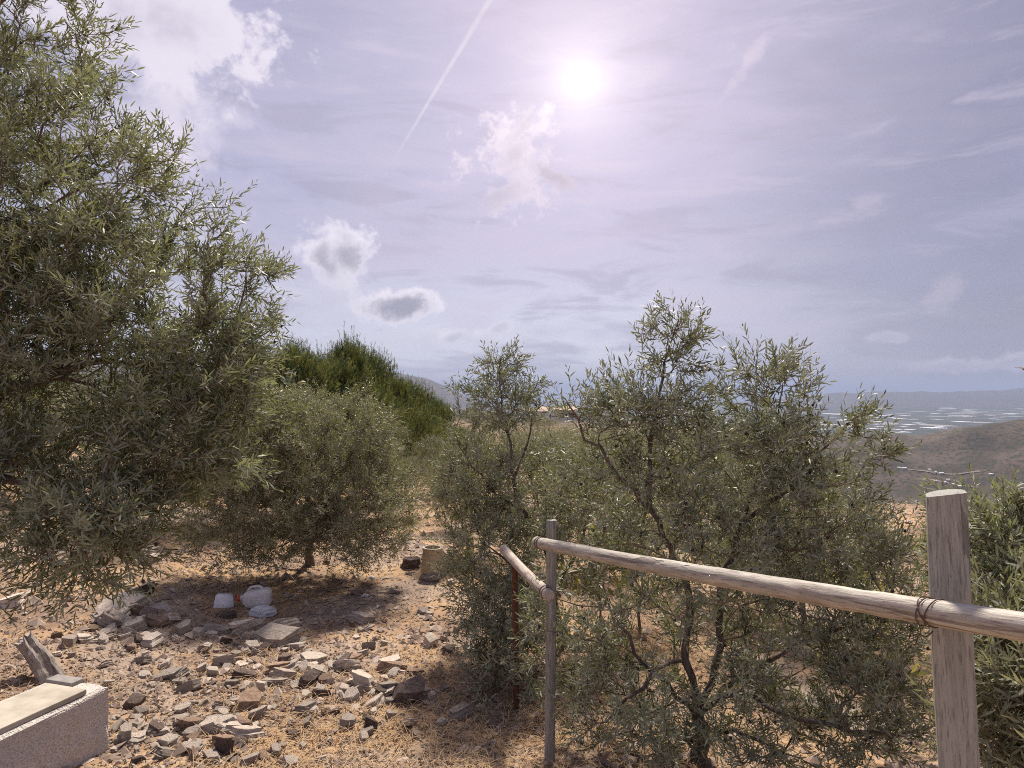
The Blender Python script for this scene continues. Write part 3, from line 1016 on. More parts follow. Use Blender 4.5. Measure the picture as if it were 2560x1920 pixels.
# grey olives between the rounded olive and the pines
for (u, v, d, s) in [(620, 835, 12.0, 1.3), (730, 862, 13.5, 1.3), (490, 810, 11.0, 1.2), (815, 905, 16.0, 1.2), (330, 850, 9.5, 1.1), (90, 810, 10.5, 1.3), (-120, 800, 9.5, 1.3), (215, 800, 13.0, 1.3), (10, 770, 14.0, 1.3)]:
    top = P(u, v, d); gz = zz(top[0], top[1]); sc_ = (top[2] - gz) / 1.95
    copy_tree(protos[1], (top[0], top[1], gz), R.uniform(0, 6.28), (s * sc_ * 0.8, s * sc_ * 0.8, sc_),
              'grey-green olive between the rounded olive and the pines' if u > 400 else 'olive in the row hidden behind the tall dense olive tree',
              'olives below the pines' if u > 400 else 'olives behind the tall olive')


# pines
def pine(seed, hgt, rad_):
    rng = np.random.default_rng(seed)
    n = 950
    tt = rng.random(n) ** 0.8
    zc = hgt * (0.06 + 0.94 * tt)
    rr = rad_ * np.sqrt(np.clip(1 - tt ** 1.7, 0.02, 1)) * (0.35 + 0.65 * rng.random(n) ** 0.35)
    lob = 1 + 0.22 * np.sin(rng.uniform(0, 6) + 3 * zc)
    a = rng.random(n) * 2 * math.pi
    az0 = rng.uniform(0, 6.28, 24); zc0 = hgt * rng.uniform(0.05, 1.0, 24)
    near = np.argmin(np.abs((a[:, None] - az0[None] + math.pi) % (2 * math.pi) - math.pi) * rad_ + np.abs(zc[:, None] - zc0[None]), axis=1)
    zc = zc + (zc0[near] - zc) * 0.45; a = a + (((az0[near] - a + math.pi) % (2 * math.pi)) - math.pi) * 0.45
    attr = np.stack([np.cos(a) * rr * lob, np.sin(a) * rr * lob, zc], 1)
    b = np.zeros(3)
    pos, par, paths = grow([[b - [0, 0, 0.2], (0.04, 0, hgt * 0.4), (0, 0.05, hgt * 0.97)]], attr, rng, 0.22, 0.15, 0.02, dn=1.2)
    rad = radii(par, 0.006, 0.45, 0.11)
    tips = pos[[ids[-1] for ids in paths.values()]]
    dirs = np.array([pos[ids[-1]] - pos[ids[-2]] for ids in paths.values()])
    dirs = norm(norm(dirs) * 0.6 + np.array([0, 0, 0.75]))
    # each branch end carries a few upright tufts of needles
    m = 4
    O = np.repeat(tips, m, 0) + rng.normal(0, 0.16, (len(tips) * m, 3))
    D = norm(np.repeat(dirs, m, 0) + np.array([0, 0, 0.35]) + rng.normal(0, 0.26, (len(tips) * m, 3)))
    Lh = rng.uniform(0.16, 0.46, len(O))
    up = (O[:, 2] > hgt * 0.35) & (rng.random(len(O)) < 0.22)      # this year's upright candles
    D[up] = norm(np.array([0, 0, 1.0]) + rng.normal(0, 0.10, (up.sum(), 3)))
    Lh[up] = rng.uniform(0.45, 0.85, up.sum())
    nd = 17
    S = len(O)
    ref = norm(np.cross(D, rng.normal(size=D.shape))); w = np.cross(D, ref)
    ph = rng.random((S, nd)) * 2 * math.pi
    t_ = rng.random((S, nd)) ** 0.8
    base = O[:, None] + D[:, None] * (Lh[:, None] * t_)[..., None]
    sp = rng.uniform(0.30, 0.80, (S, nd))
    rdir = ref[:, None] * np.cos(ph)[..., None] + w[:, None] * np.sin(ph)[..., None]
    dr = norm(D[:, None] * np.cos(sp)[..., None] + rdir * np.sin(sp)[..., None])
    sd = norm(np.cross(dr, rng.normal(size=dr.shape)))
    ln = rng.uniform(0.09, 0.16, (S, nd))[..., None]
    hw = 0.008
    V = np.stack([base + sd * hw, base - sd * hw, base + dr * ln], 2).reshape(-1, 3)
    o = np.arange(S * nd)[:, None] * 3
    root = empty('pine_tree')
    Vt, q = tubes(pos, par, rad, rad > 0.0, 5)
    link('trunk', np_mesh('trunk', Vt, [q], True), M['pine_bark'], root)
    tag(link('crown', np_mesh('crown', V, [o + np.array([[0, 1, 2]])]), M['pine'], root), kind='stuff')
    return root


pp = [pine(91, 5.0, 1.9), pine(92, 4.6, 1.8)]
PINES = [  # u, top v, distance, width, label
    (748, 728, 23.0, 1.0, 'tallest pine of the row, with upright yellow-green shoots'),
    (640, 758, 20.0, 1.0, 'broad pine of the row beside the tallest one'),
    (700, 765, 21.5, 1.0, 'lower pine filling the gap next to the tallest pine'),
    (800, 775, 25.5, 1.0, 'pine stepping down from the tallest one along the row'),
    (842, 806, 28.0, 1.0, 'bushy green pine in the middle of the row along the path'),
    (880, 836, 31.0, 1.0, 'dark based pine of the row where the path passes'),
    (912, 858, 35.0, 1.0, 'small dark pine after the middle of the row'),
    (932, 868, 39.0, 1.05, 'small pine near the far end of the row'),
    (950, 876, 43.0, 1.1, 'last small pine at the end of the row before the plain'),
    (545, 765, 19.0, 1.1, 'pine of the row mostly hidden behind the tall dense olive tree')]
for i, (u, v, d, s, lab) in enumerate(PINES):
    top = P(u, v, d); gz = zz(top[0], top[1]) - 0.1
    root = pp[i % 2]
    k = (top[2] - gz) / (5.25 if i % 2 == 0 else 4.85)
    kw = max(k, 0.72) * s * (0.80 + 0.16 * (i % 3))
    if i < 2:
        o = root; o.location = (top[0], top[1], gz); o.scale = (kw, kw, k)
    else:
        o = copy_tree(root, (top[0], top[1], gz), R.uniform(0, 6.28), (kw, kw, k))
    tag(o, lab, 'pine tree', 'row of pines along the path')

# scrub on the ridge beyond the grove
for i in range(46):
    d = float(np.exp(R.uniform(math.log(40), math.log(210))))
    u = R.uniform(985, 1600)
    if abs(u - 1195) < 55 and d > 120: continue
    x = ray(u, 900)[0] * d
    s = R.uniform(0.6, 1.2) * (1 + d / 260)
    copy_tree(protos[0], (x, d, zz(x, d)), R.uniform(0, 6.28), (s * 1.2, s * 1.2, s * 0.8), 'distant bush on the dry ridge towards the pale house',
              'bushes on the ridge')


# yellowing sapling by the path, another past the rail
def sapling(u, v, hgt, seed, label, dist=None):
    rng = np.random.default_rng(seed)
    h = hit(u, v) if dist is None else np.array([P(u, v, dist)[0], dist, zz(P(u, v, dist)[0], dist)])
    attr = np.stack([rng.normal(0, 0.16 * hgt, 34), rng.normal(0, 0.16 * hgt, 34), rng.uniform(0.35, 1.0, 34) * hgt], 1)
    pos, par, paths = grow([[np.array([0, 0, -0.05]), np.array([0.02, 0, hgt * 0.4]), np.array([0, 0.02, hgt * 0.75])]], attr, rng, 0.06)
    rad = radii(par, 0.003, 0.4, 0.015)
    root = empty('young_sapling', tuple(h))
    tag(root, label, 'sapling')
    V, q = tubes(pos, par, rad, rad > 0, 5)
    link('stem', np_mesh('stem', V, [q], True), M['twig'], root)
    O = pos[[ids[-1] for ids in paths.values()]]
    D = norm(norm(O - [0, 0, hgt * 0.4]) + rng.normal(0, 0.3, O.shape))
    V, fs = leaf_mesh(O - D * 0.05, D, np.full(len(O), 0.09), 6, 0.09, 0.045, rng, True, (1.2, 0.7))
    tag(link('crown', np_mesh('crown', V, fs), M['fig'], root), kind='stuff')


sapling(950, 1068, 0.75, 5, 'small yellow-green sapling beside the stony path')
sapling(1870, 1420, 1.15, 6, 'yellow-green leafy sapling behind the long rail', 5.2)
sapling(1290, 1250, 1.0, 8, 'yellowish sapling among the olives beyond the rail corner', 6.0)


# ------------------------------------------------------------------ fence
def tube_mesh(name, pts, r, k=12, cap=True, wob=0.0, seed=0, r_end=None, step=0.06, flat=None):
    rng = np.random.default_rng(seed)
    pts = catmull(pts, step)
    n = len(pts)
    ax = norm(np.gradient(pts, axis=0))
    rr = np.linspace(r, r_end if r_end else r, n) * (1 + rng.normal(0, wob, n))
    Rg = rings(pts, ax, rr, k)
    if flat is not None:
        # plane the near side flat
        pass
    if wob:
        Rg = Rg + rng.normal(0, wob * r * 0.5, Rg.shape)
    V = Rg.reshape(-1, 3)
    i = np.arange(n - 1)[:, None] * k; j = np.arange(k)[None]; j2 = (j + 1) % k
    q = np.stack([i + j, i + j2, i + k + j2, i + k + j], -1).reshape(-1, 4)
    fs = [q]
    if cap:
        # chamfered ends
        for e, base in ((0, 0), (n - 1, (n - 1) * k)):
            c = pts[e] + ax[e] * (-1 if e == 0 else 1) * r * 0.10
            inner = c + (Rg[e] - pts[e]) * 0.82
            b = len(V)
            V = np.concatenate([V, inner, c[None]])
            jj = np.arange(k); jn = (jj + 1) % k
            fs.append(np.stack([base + jj, base + jn, b + jn, b + jj], -1))
            fs.append(np.stack([b + jj, b + jn, np.full(k, b + k)], -1))
    me = bpy.data.meshes.new(name)
    me.from_pydata([tuple(v) for v in V], [], [tuple(int(x) for x in f) for a in fs for f in a])
    bm = bmesh.new(); bm.from_mesh(me)
    bmesh.ops.recalc_face_normals(bm, faces=bm.faces)
    for f in bm.faces: f.smooth = len(f.verts) == 4
    bm.to_mesh(me); bm.free()
    return me


def wood_material(name, a, b, c, axis, scale=1.0, rough=0.7):
    """weathered wood with grain along a world direction"""
    m, t = mat_new(name)
    pos = t.node('ShaderNodeTexCoord').outputs['Object']
    ax = np.array(axis, dtype=float); ax /= np.linalg.norm(ax)
    along = t.dot(pos, tuple(ax))
    sc_ = t.node('ShaderNodeVectorMath', operation='SCALE'); sc_.inputs[0].default_value = tuple(ax)
    t.put(sc_.inputs[3], t.mul(along, 0.93))
    across = t.vec('SUBTRACT', pos, sc_.outputs[0])
    n1 = t.noise(across, 170 * scale, 4, 0.6, 0.3)
    n2 = t.noise(across, 45 * scale, 4, 0.6, 0.4)
    n3 = t.noise(pos, 5, 4, 0.6)
    cc = t.mix(t.step(n2, 0.34, 0.66), a, b)
    cc = t.mix(t.mul(t.step(n1, 0.50, 0.66), 0.85), cc, c)
    cc = t.mix(t.mul(t.step(n3, 0.56, 0.72), 0.45), cc, c)
    crack = t.step(t.noise(across, 17 * scale, 3, 0.55, 0.8), 0.655, 0.675)
    cc = t.mix(t.mul(crack, 0.6), cc, tuple(x * 0.5 for x in c))
    hgt = t.sub(t.add(t.mul(n1, 0.6), t.mul(n2, 0.8)), t.mul(crack, 1.2))
    finish(t, principled(t, cc, rough, t.bump(hgt, 0.55, 0.006), 0.35).outputs[0])
    return m


def fence():
    root = empty('wooden_fence', (0.2, 4.0, zz(0.2, 4.0)))
    off = np.array(root.location)
    tag(root, 'weathered round-rail wooden fence with posts and a wire tie', 'fence')
    A = P(1160, 1172, 3.95); Bp = P(2212, 1350, 1.5)
    Bp = Bp + (Bp - A) * 0.12
    def addp(name, pts, r, mat, **kw):
        pts = [np.asarray(p) - off for p in pts]
        return link(name, tube_mesh(name, pts, r, **kw), mat, root)
    wr = wood_material('rail_wood', (0.34, 0.315, 0.27), (0.50, 0.46, 0.395), (0.20, 0.155, 0.13), Bp - A, 1.0, 0.55)
    rl = addp('rail', [A, A * 0.66 + Bp * 0.34 + [0, 0, -0.012], A * 0.33 + Bp * 0.67 + [0, 0, -0.012], Bp], 0.0325, wr, k=20, wob=0.022, seed=3, r_end=0.0315)
    ax = norm(Bp - A)
    for s in (0.035, 0.062):
        c = A + ax * s - off
        rg = link('rail_groove', tube_mesh('rail_groove', [c - ax * 0.004, c + ax * 0.004], 0.0345, k=20), M['bark'], rl)
    C0 = P(1088, 1186, 5.0); C1 = P(1187, 1287, 3.93)
    w2 = wood_material('short_rail_wood', (0.40, 0.34, 0.29), (0.54, 0.46, 0.39), (0.20, 0.155, 0.13), C1 - C0, 1.0, 0.6)
    rl2 = addp('rail', [C0, (C0 + C1) / 2 + [0, 0, -0.01], C1], 0.032, w2, k=18, wob=0.014, seed=4)
    ax2 = norm(C1 - C0)
    for s in (0.05, 0.085):
        c = C1 - ax2 * s - off
        link('rail_groove', tube_mesh('rail_groove', [c - ax2 * 0.004, c + ax2 * 0.004], 0.0345, k=18), M['bark'], rl2)
    # posts
    wp = wood_material('post_wood', (0.25, 0.24, 0.215), (0.38, 0.36, 0.32), (0.12, 0.110, 0.095), (0, 0, 1), 1.0, 0.75)
    t0 = P(1192, 1124, 4.035); b0 = P(1187, 1659, 4.035)
    zb = zz(b0[0], b0[1]) - 0.1
    ax3 = t0 - b0
    bot = b0 - ax3 * ((b0[2] - zb) / ax3[2])
    addp('post', [bot, b0, t0], 0.030, wp, k=14, wob=0.01, seed=5)
    rusty = simple_mat('rusty_iron', (0.075, 0.035, 0.022), (0.16, 0.075, 0.045), 40, 0.9, 0.4, 0.004)
    t1 = P(1112, 1212, 4.72); b1 = P(1116, 1560, 4.72)
    zb = zz(b1[0], b1[1]) - 0.05
    b1[2] = min(b1[2], zb)
    r = addp('post', [b1, t1], 0.021, rusty, k=10, wob=0.02, seed=6)
    tag(r, 'thin rusty brown post')
    # thick post: half-round with a flat planed face toward the house side
    tp = P(2040, 1066, 1.76); bp = P(2074, 1659, 1.76)
    ax4 = norm(tp - bp)
    zb = zz(bp[0], bp[1]) - 0.1
    bot = bp - ax4 * ((bp[2] - zb) / ax4[2])
    side = norm(np.cross(ax4, np.array([-0.42, -0.9, 0])))
    fr = np.cross(side, ax4)
    if fr[1] > 0: fr = -fr
    prof = []
    hw = 0.044
    for a in np.linspace(0, math.pi, 13):
        prof.append((math.cos(a) * hw * 0.98, -0.012 - math.sin(a) * hw * 1.15))
    prof = [(-hw * 0.99, 0.022), (-hw * 0.95, 0.026), (hw * 0.95, 0.026), (hw * 0.99, 0.022)] + prof
    L = np.linalg.norm(tp - bot)
    st = np.linspace(0, 1, 26)
    rng = np.random.default_rng(9)
    V = []
    for s in st:
        c = bot + (tp - bot) * s
        w = 1 + 0.012 * math.sin(9 * s + 1) + rng.normal(0, 0.004)
        c = c + side * 0.004 * math.sin(7 * s)
        for (pa, pb) in prof:
            zt = 0.006 * (pa / hw) if s == 1 else 0
            V.append(c + side * pa * w + fr * pb * w + ax4 * zt)
    k = len(prof); n = len(st)
    V = np.array(V) - off
    f = [(i * k + j, i * k + (j + 1) % k, (i + 1) * k + (j + 1) % k, (i + 1) * k + j) for i in range(n - 1) for j in range(k)]
    f.append(tuple(range((n - 1) * k, n * k))); f.append(tuple(range(k - 1, -1, -1)))
    me = bpy.data.meshes.new('post'); me.from_pydata([tuple(v) for v in V], [], f)
    bm = bmesh.new(); bm.from_mesh(me); bmesh.ops.recalc_face_normals(bm, faces=bm.faces); bm.to_mesh(me); bm.free()
    wt = wood_material('thick_post_wood', (0.265, 0.262, 0.238), (0.355, 0.348, 0.315), (0.145, 0.135, 0.118), ax4, 1.5, 0.75)
    o = link('post', me, wt, root); tag(o, 'thick flat-faced pale post')
    # wire tie where the rail crosses the thick post
    wire = simple_mat('rusty_wire', (0.06, 0.035, 0.028), (0.13, 0.075, 0.055), 60, 0.7, 0.1, 0.001, spec=0.4)
    rc = catmull([A, A * 0.66 + Bp * 0.34 + [0, 0, -0.012], A * 0.33 + Bp * 0.67 + [0, 0, -0.012], Bp], 0.01)
    ic = int(np.argmin(np.abs((rc[:, 0] / rc[:, 1]) - ray(2003, 0)[0])))
    cx = rc[ic]; axr = norm(rc[ic + 2] - rc[ic - 2])
    t = np.linspace(0, 1, 70)
    e1 = norm(np.cross(axr, [0, 0, 1.0])); e2 = np.cross(e1, axr)
    for ph, sh, tl in ((0.0, 0.0, 0.010), (0.5, 0.010, -0.014), (2.0, 0.024, 0.016)):
        a = t * 2 * math.pi + ph
        q = cx + axr * (sh + tl * np.sin(a))[:, None] + e1 * (np.cos(a) * 0.0345)[:, None] + e2 * (np.sin(a) * 0.0345)[:, None]
        addp('wire_tie', [q[i] for i in range(0, 70, 3)] + [q[0]], 0.0016, wire, k=6, cap=False, step=0.012)
    knot = cx + e2 * -0.04 - norm([0, 1, 0]) * 0.02
    addp('wire_tie', [knot, knot + [-0.02, -0.005, -0.012], knot + [-0.035, 0, -0.006]], 0.0018, wire, k=6, step=0.01)


fence()


# ------------------------------------------------------------------ concrete block, slab, strip, stump
def hull_box(name, corners_lo, corners_hi, bevel=0.012, seg=2, sub=0, rough=0.0, seed=0):
    """prism between two quads, bevelled, optionally roughened"""
    bm = bmesh.new()
    a = [bm.verts.new(tuple(c)) for c in corners_lo]
    b = [bm.verts.new(tuple(c)) for c in corners_hi]
    bm.faces.new(a[::-1]); bm.faces.new(b)
    for i in range(4):
        bm.faces.new((a[i], a[(i + 1) % 4], b[(i + 1) % 4], b[i]))
    bmesh.ops.bevel(bm, geom=bm.edges[:], offset=bevel, segments=seg, affect='EDGES', profile=0.6)
    if sub:
        bmesh.ops.subdivide_edges(bm, edges=[e for e in bm.edges if e.calc_length() > 0.08], cuts=sub, use_grid_fill=True)
    if rough:
        rng = random.Random(seed)
        for v in bm.verts:
            v.co += Vector((rng.gauss(0, rough), rng.gauss(0, rough), rng.gauss(0, rough)))
    return bm_mesh(name, bm)


def block():
    c = hit(240, 1618)
    ux, wx = np.array([0.30, 0.954, 0]), np.array([-0.954, 0.30, 0])
    zb, zt = c[2] - 0.06, c[2] + 0.365
    q = lambda a, b, z: np.array([c[0], c[1], 0]) + ux * a + wx * b + np.array([0, 0, z])
    org = np.array([c[0], c[1], zb])
    m, t = mat_new('pebble_concrete')
    pos = t.node('ShaderNodeTexCoord').outputs['Object']
    n = t.noise(pos, 75, 4, 0.7)
    v = t.node('ShaderNodeTexVoronoi'); t.put(v.inputs['Vector'], pos); v.inputs['Scale'].default_value = 95
    cc = t.mix(t.step(n, 0.35, 0.65), (0.50, 0.46, 0.43), (0.68, 0.63, 0.585))
    cc = t.mix(t.mul(t.step(v.outputs['Distance'], 0.20, 0.42), 0.0), cc, (0.1, 0.1, 0.1))
    cc = t.mix(t.mul(t.step(t.noise(pos, 130, 3, 0.7), 0.56, 0.66), 0.75), cc, (0.13, 0.115, 0.11))
    cc = t.mix(t.mul(t.step(t.noise(pos, 6, 3, 0.6), 0.5, 0.7), 0.35), cc, (0.52, 0.44, 0.36))
    hh = t.add(t.mul(v.outputs['Distance'], 1.0), t.mul(n, 0.6))
    finish(t, principled(t, cc, 0.9, t.bump(hh, 0.8, 0.007), 0.2).outputs[0])
    lo = [q(0, 0, zb), q(0, 0.44, zb), q(-1.15, 0.44, zb), q(-1.15, 0, zb)]
    hi = [q(0, 0.01, zt), q(0, 0.43, zt), q(-1.15, 0.43, zt), q(-1.15, 0.01, zt)]
    me = hull_box('concrete_block', [p - org for p in lo], [p - org for p in hi], 0.026, 3, 4, 0.0036, 2)
    o = link('concrete_block', me, m); o.location = tuple(org)
    tag(o, 'long rough pebbly concrete block carrying a pale stone slab', 'concrete block')
    sm = simple_mat('sandstone_slab', (0.36, 0.32, 0.265), (0.50, 0.455, 0.385), 7.0, 0.9, 0.5, 0.008, detail=9)
    z0, z1 = zt + 0.001, zt + 0.030
    s = [(-0.13, 0.035), (-0.13, 0.33), (-1.2, 0.33), (-1.2, 0.035)]
    me = hull_box('stone_slab', [q(a, b, z0) - org for a, b in s], [q(a, b, z1) - org for a, b in s], 0.005, 2)
    o = link('stone_slab', me, sm); o.location = tuple(org)
    tag(o, 'pale sandy stone slab lying along the top of the concrete block', 'stone slab')
    gm = simple_mat('grey_strip', (0.24, 0.22, 0.215), (0.32, 0.30, 0.29), 30, 0.8, 0.2, 0.003)
    s = [(-0.005, 0.20), (-0.005, 0.40), (-0.085, 0.40), (-0.085, 0.20)]
    me = hull_box('tile_strip', [q(a, b, zt + .001) - org for a, b in s], [q(a, b, zt + 0.024) - org for a, b in s], 0.005, 2)
    o = link('tile_strip', me, gm); o.location = tuple(org)
    tag(o, 'small grey tile strip on the end of the concrete block', 'tile')
    return c


block()


def stump():
    h = hit(112, 1478)
    b = np.array([h[0] - 0.02, h[1] + 0.06, zz(h[0], h[1]) - 0.06])
    top = P(52, 1385, h[1] + 0.10)
    rng = np.random.default_rng(4)
    pts = catmull([b, b * 0.5 + top * 0.5 + [0.01, 0, 0.01], top], 0.035)
    k = 14
    ax = norm(np.gradient(pts, axis=0))
    rr = np.linspace(0.085, 0.055, len(pts))
    Rg = rings(pts, ax, rr, k)
    lob = 1 + 0.16 * np.sin(3 * np.arange(k) * 2 * math.pi / k + 0.5) + rng.normal(0, 0.07, k)
    Rg = pts[:, None] + (Rg - pts[:, None]) * lob[None, :, None] + rng.normal(0, 0.004, Rg.shape)
    Rg[-1] += ax[-1] * rng.uniform(-0.03, 0.04, k)[:, None]
    n = len(pts)
    V = np.concatenate([Rg.reshape(-1, 3), (pts[-1] - ax[-1] * 0.01)[None]]) - b
    f = [(i * k + j, i * k + (j + 1) % k, (i + 1) * k + (j + 1) % k, (i + 1) * k + j) for i in range(n - 1) for j in range(k)]
    f += [((n - 1) * k + j, (n - 1) * k + (j + 1) % k, n * k) for j in range(k)]
    me = bpy.data.meshes.new('tree_stump'); me.from_pydata([tuple(v) for v in V], [], f); me.update()
    o = link('tree_stump', me, wood_material('dead_wood', (0.26, 0.22, 0.195), (0.42, 0.37, 0.33), (0.09, 0.07, 0.06), top - b, 0.6, 0.9))
    o.location = tuple(b)
    tag(o, 'weathered grey broken stump leaning behind the concrete block', 'stump')


stump()


# ------------------------------------------------------------------ litter: jug, foam box, crumpled bag, clay pot, hose
def rounded_box(name, sx, sy, sz, bev, seg=4, sub=0):
    bm = bmesh.new()
    bmesh.ops.create_cube(bm, size=1)
    for v in bm.verts: v.co = Vector((v.co.x * sx, v.co.y * sy, v.co.z * sz))
    bmesh.ops.bevel(bm, geom=bm.edges[:], offset=bev, segments=seg, affect='EDGES', profile=0.5)
    return bm


def plastic(name, c, rough=0.35, tw=0.35):
    m, t = mat_new(name)
    pos = t.node('ShaderNodeTexCoord').outputs['Object']
    n = t.noise(pos, 14, 4, 0.6)
    cc = t.mix(t.mul(t.step(n, 0.5, 0.75), 0.35), c, tuple(x * 0.72 for x in c))
    p = principled(t, cc, rough, t.bump(n, 0.15, 0.01), 0.5)
    tr = t.node('ShaderNodeBsdfTranslucent'); t.put(tr.inputs[0], cc)
    mx = t.node('ShaderNodeMixShader'); mx.inputs[0].default_value = tw
    t.l.new(p.outputs[0], mx.inputs[1]); t.l.new(tr.outputs[0], mx.inputs[2])
    finish(t, mx.outputs[0])
    return m


def litter():
    white = plastic('white_plastic', (0.84, 0.83, 0.84))
    h = hit(548, 1318)
    root = empty('plastic_jug', (h[0], h[1] + 0.10, zz(h[0], h[1] + 0.1) + 0.085), 0.10)
    tag(root, 'white translucent plastic jug lying on its side among the rocks', 'jug')
    bm = rounded_box('body', 0.27, 0.19, 0.18, 0.055, 5)
    for v in bm.verts:                       # shoulder narrows toward the neck, slight dent in the flank
        s = (v.co.x + 0.135) / 0.27
        if s < 0.3:
            k = 0.72 + 0.28 * max(s, 0) / 0.3
            v.co.y *= k; v.co.z *= k
        v.co.z += 0.008 * math.sin(v.co.x * 22)
    body = link('body', bm_mesh('body', bm, True), white, root)
    nk = tube_mesh('neck', [np.array([-0.13, 0, 0.0]), np.array([-0.165, 0, 0.002])], 0.030, k=16)
    link('neck', nk, white, root)
    red = simple_mat('red_cap', (0.45, 0.06, 0.045), (0.52, 0.09, 0.06), 20, 0.5, 0.05, 0.001, spec=0.5)
    link('cap', tube_mesh('cap', [np.array([-0.163, 0, 0.002]), np.array([-0.188, 0, 0.003])], 0.034, k=18), red, root)
    hd = tube_mesh('handle', [np.array([-0.09, 0, 0.066]), np.array([-0.06, 0, 0.108]), np.array([0.03, 0, 0.112]), np.array([0.06, 0, 0.075])], 0.013, k=10, step=0.02)
    link('handle', hd, white, root)
    # foam box
    h = hit(478, 1312)
    bm = bmesh.new()
    lo = [(-0.095, -0.07), (0.095, -0.07), (0.095, 0.07), (-0.095, 0.07)]
    pts0 = [bm.verts.new((x, y, 0)) for x, y in lo]
    pts1 = [bm.verts.new((x * 0.80, y * 0.8, 0.105)) for x, y in lo]
    bm.faces.new(pts1)
    for i in range(4): bm.faces.new((pts0[i], pts0[(i + 1) % 4], pts1[(i + 1) % 4], pts1[i]))
    bmesh.ops.bevel(bm, geom=bm.edges[:], offset=0.012, segments=3, affect='EDGES')
    fm = simple_mat('white_foam', (0.76, 0.74, 0.77), (0.82, 0.80, 0.83), 90, 0.7, 0.25, 0.002)
    o = link('foam_tray', bm_mesh('foam_tray', bm, True), fm)
    o.location = (h[0], h[1] + 0.06, zz(h[0], h[1] + .06) + 0.004); o.rotation_euler = (0.10, 0.05, 0.35)
    tag(o, 'white foam tray upside down beside the plastic jug', 'foam tray')
    # crumpled bag
    h = hit(566, 1330)
    bm = bmesh.new(); bmesh.ops.create_icosphere(bm, subdivisions=3, radius=1)
    rng = random.Random(5)
    from mathutils import noise as mn
    for v in bm.verts:
        n = mn.noise(v.co * 2.4 + Vector((3, 1, 0))) * 0.35 + abs(mn.noise(v.co * 5.0)) * 0.30
        v.co = Vector((v.co.x * 0.125, v.co.y * 0.085, max(v.co.z, -0.35) * 0.058)) * (1 + n)
    o = link('plastic_bag', bm_mesh('plastic_bag', bm), plastic('bag_film', (0.74, 0.75, 0.80), 0.3, 0.4))
    o.location = (h[0], h[1] + 0.03, zz(h[0], h[1]) + 0.022)
    tag(o, 'crumpled white plastic bag in front of the jug', 'plastic bag')
    # scraps
    sm = plastic('paper_scrap', (0.72, 0.71, 0.75), 0.6, 0.2)
    for i, (u, v, lab) in enumerate([(803, 1250, 'white paper scrap on dry grass beside the rounded olive'), (789, 1289, 'white scrap on bare earth between the olive and the jug'),
                                     (1015, 1404, 'small bottle cap on the ground near the low olive')]):
        h = hit(u, v)
        bm = bmesh.new(); bmesh.ops.create_icosphere(bm, subdivisions=2, radius=1)
        for q in bm.verts:
            n = abs(mn.noise(q.co * 2.1 + Vector((i * 7, 0, 0)))) * 0.6
            q.co = Vector((q.co.x * 0.040, q.co.y * 0.03, max(q.co.z, -0.3) * 0.022)) * (1 + n)
        o = link('paper_scrap' if i < 2 else 'bottle_cap', bm_mesh('scrap', bm), sm)
        o.location = (h[0], h[1], h[2] + 0.008); o.rotation_euler = (0, 0, i)
        tag(o, lab, 'scrap')
    # clay pot: ribbed open pipe standing on stones
    h = hit(930, 1252)
    base = np.array([h[0], h[1] + 0.12, zz(h[0], h[1] + 0.12) + 0.06])
    bm = bmesh.new()
    k = 40
    Ht = 0.275
    prof = []
    for i in range(41):
        s = i / 40
        r = 0.128 - 0.022 * s
        r += 0.004 * (1 if (int(s * 9) % 2 == 0) else 0) if 0.05 < s < 0.85 else 0
        if s > 0.88: r = 0.112 + 0.004 * math.sin((s - 0.88) / 0.12 * math.pi)
        prof.append((r, s * Ht))
    prof += [(0.100, Ht + 0.004), (0.088, Ht - 0.002), (0.086, Ht - 0.08), (0.088, 0.05), (0.0, 0.05)]
    rngs = []
    for (r, z) in prof[:-1]:
        rngs.append([bm.verts.new((r * math.cos(a * 2 * math.pi / k), r * math.sin(a * 2 * math.pi / k), z)) for a in range(k)])
    for a, b in zip(rngs, rngs[1:]):
        for j in range(k): bm.faces.new((a[j], a[(j + 1) % k], b[(j + 1) % k], b[j]))
    bm.faces.new(rngs[-1])
    bm.faces.new(rngs[0][::-1])
    pm = simple_mat('pot_clay', (0.36, 0.29, 0.20), (0.50, 0.42, 0.31), 9, 0.85, 0.3, 0.006, stretch=(1, 1, 5))
    root = empty('clay_pot', tuple(base)); root.rotation_euler = (0.03, 0.02, 0.4)
    tag(root, 'beige ribbed open clay pot standing on stones by the path', 'pot')
    link('body', bm_mesh('body', bm), pm, root)
    rim = bmesh.new()
    rr = []
    for a in range(k):
        an = a * 2 * math.pi / k
        rr.append([rim.verts.new(((0.103 + 0.0125 * math.cos(b)) * math.cos(an), (0.103 + 0.0125 * math.cos(b)) * math.sin(an), Ht + 0.006 + 0.010 * math.sin(b)))
                   for b in np.linspace(0, 2 * math.pi, 9)[:-1]])
    for a in range(k):
        for b in range(8):
            rim.faces.new((rr[a][b], rr[a][(b + 1) % 8], rr[(a + 1) % k][(b + 1) % 8], rr[(a + 1) % k][b]))
    link('rim', bm_mesh('rim', rim, True), simple_mat('pot_rim', (0.50, 0.44, 0.34), (0.62, 0.55, 0.45), 14, 0.8, 0.2, 0.004), root)
    # irrigation hose
    pts = []
    for (u, v) in [(230, 1195), (300, 1190), (360, 1188), (420, 1192), (480, 1203), (540, 1216), (600, 1228), (650, 1236)]:
        p = hit(u, v); p[2] = zz(p[0], p[1]) + 0.012; pts.append(p)
    hs = tube_mesh('irrigation_hose', pts, 0.006, k=8, step=0.08)
    o = link('irrigation_hose', hs, simple_mat('black_hose', (0.02, 0.018, 0.018), (0.05, 0.045, 0.04), 20, 0.5, 0.05, 0.001))
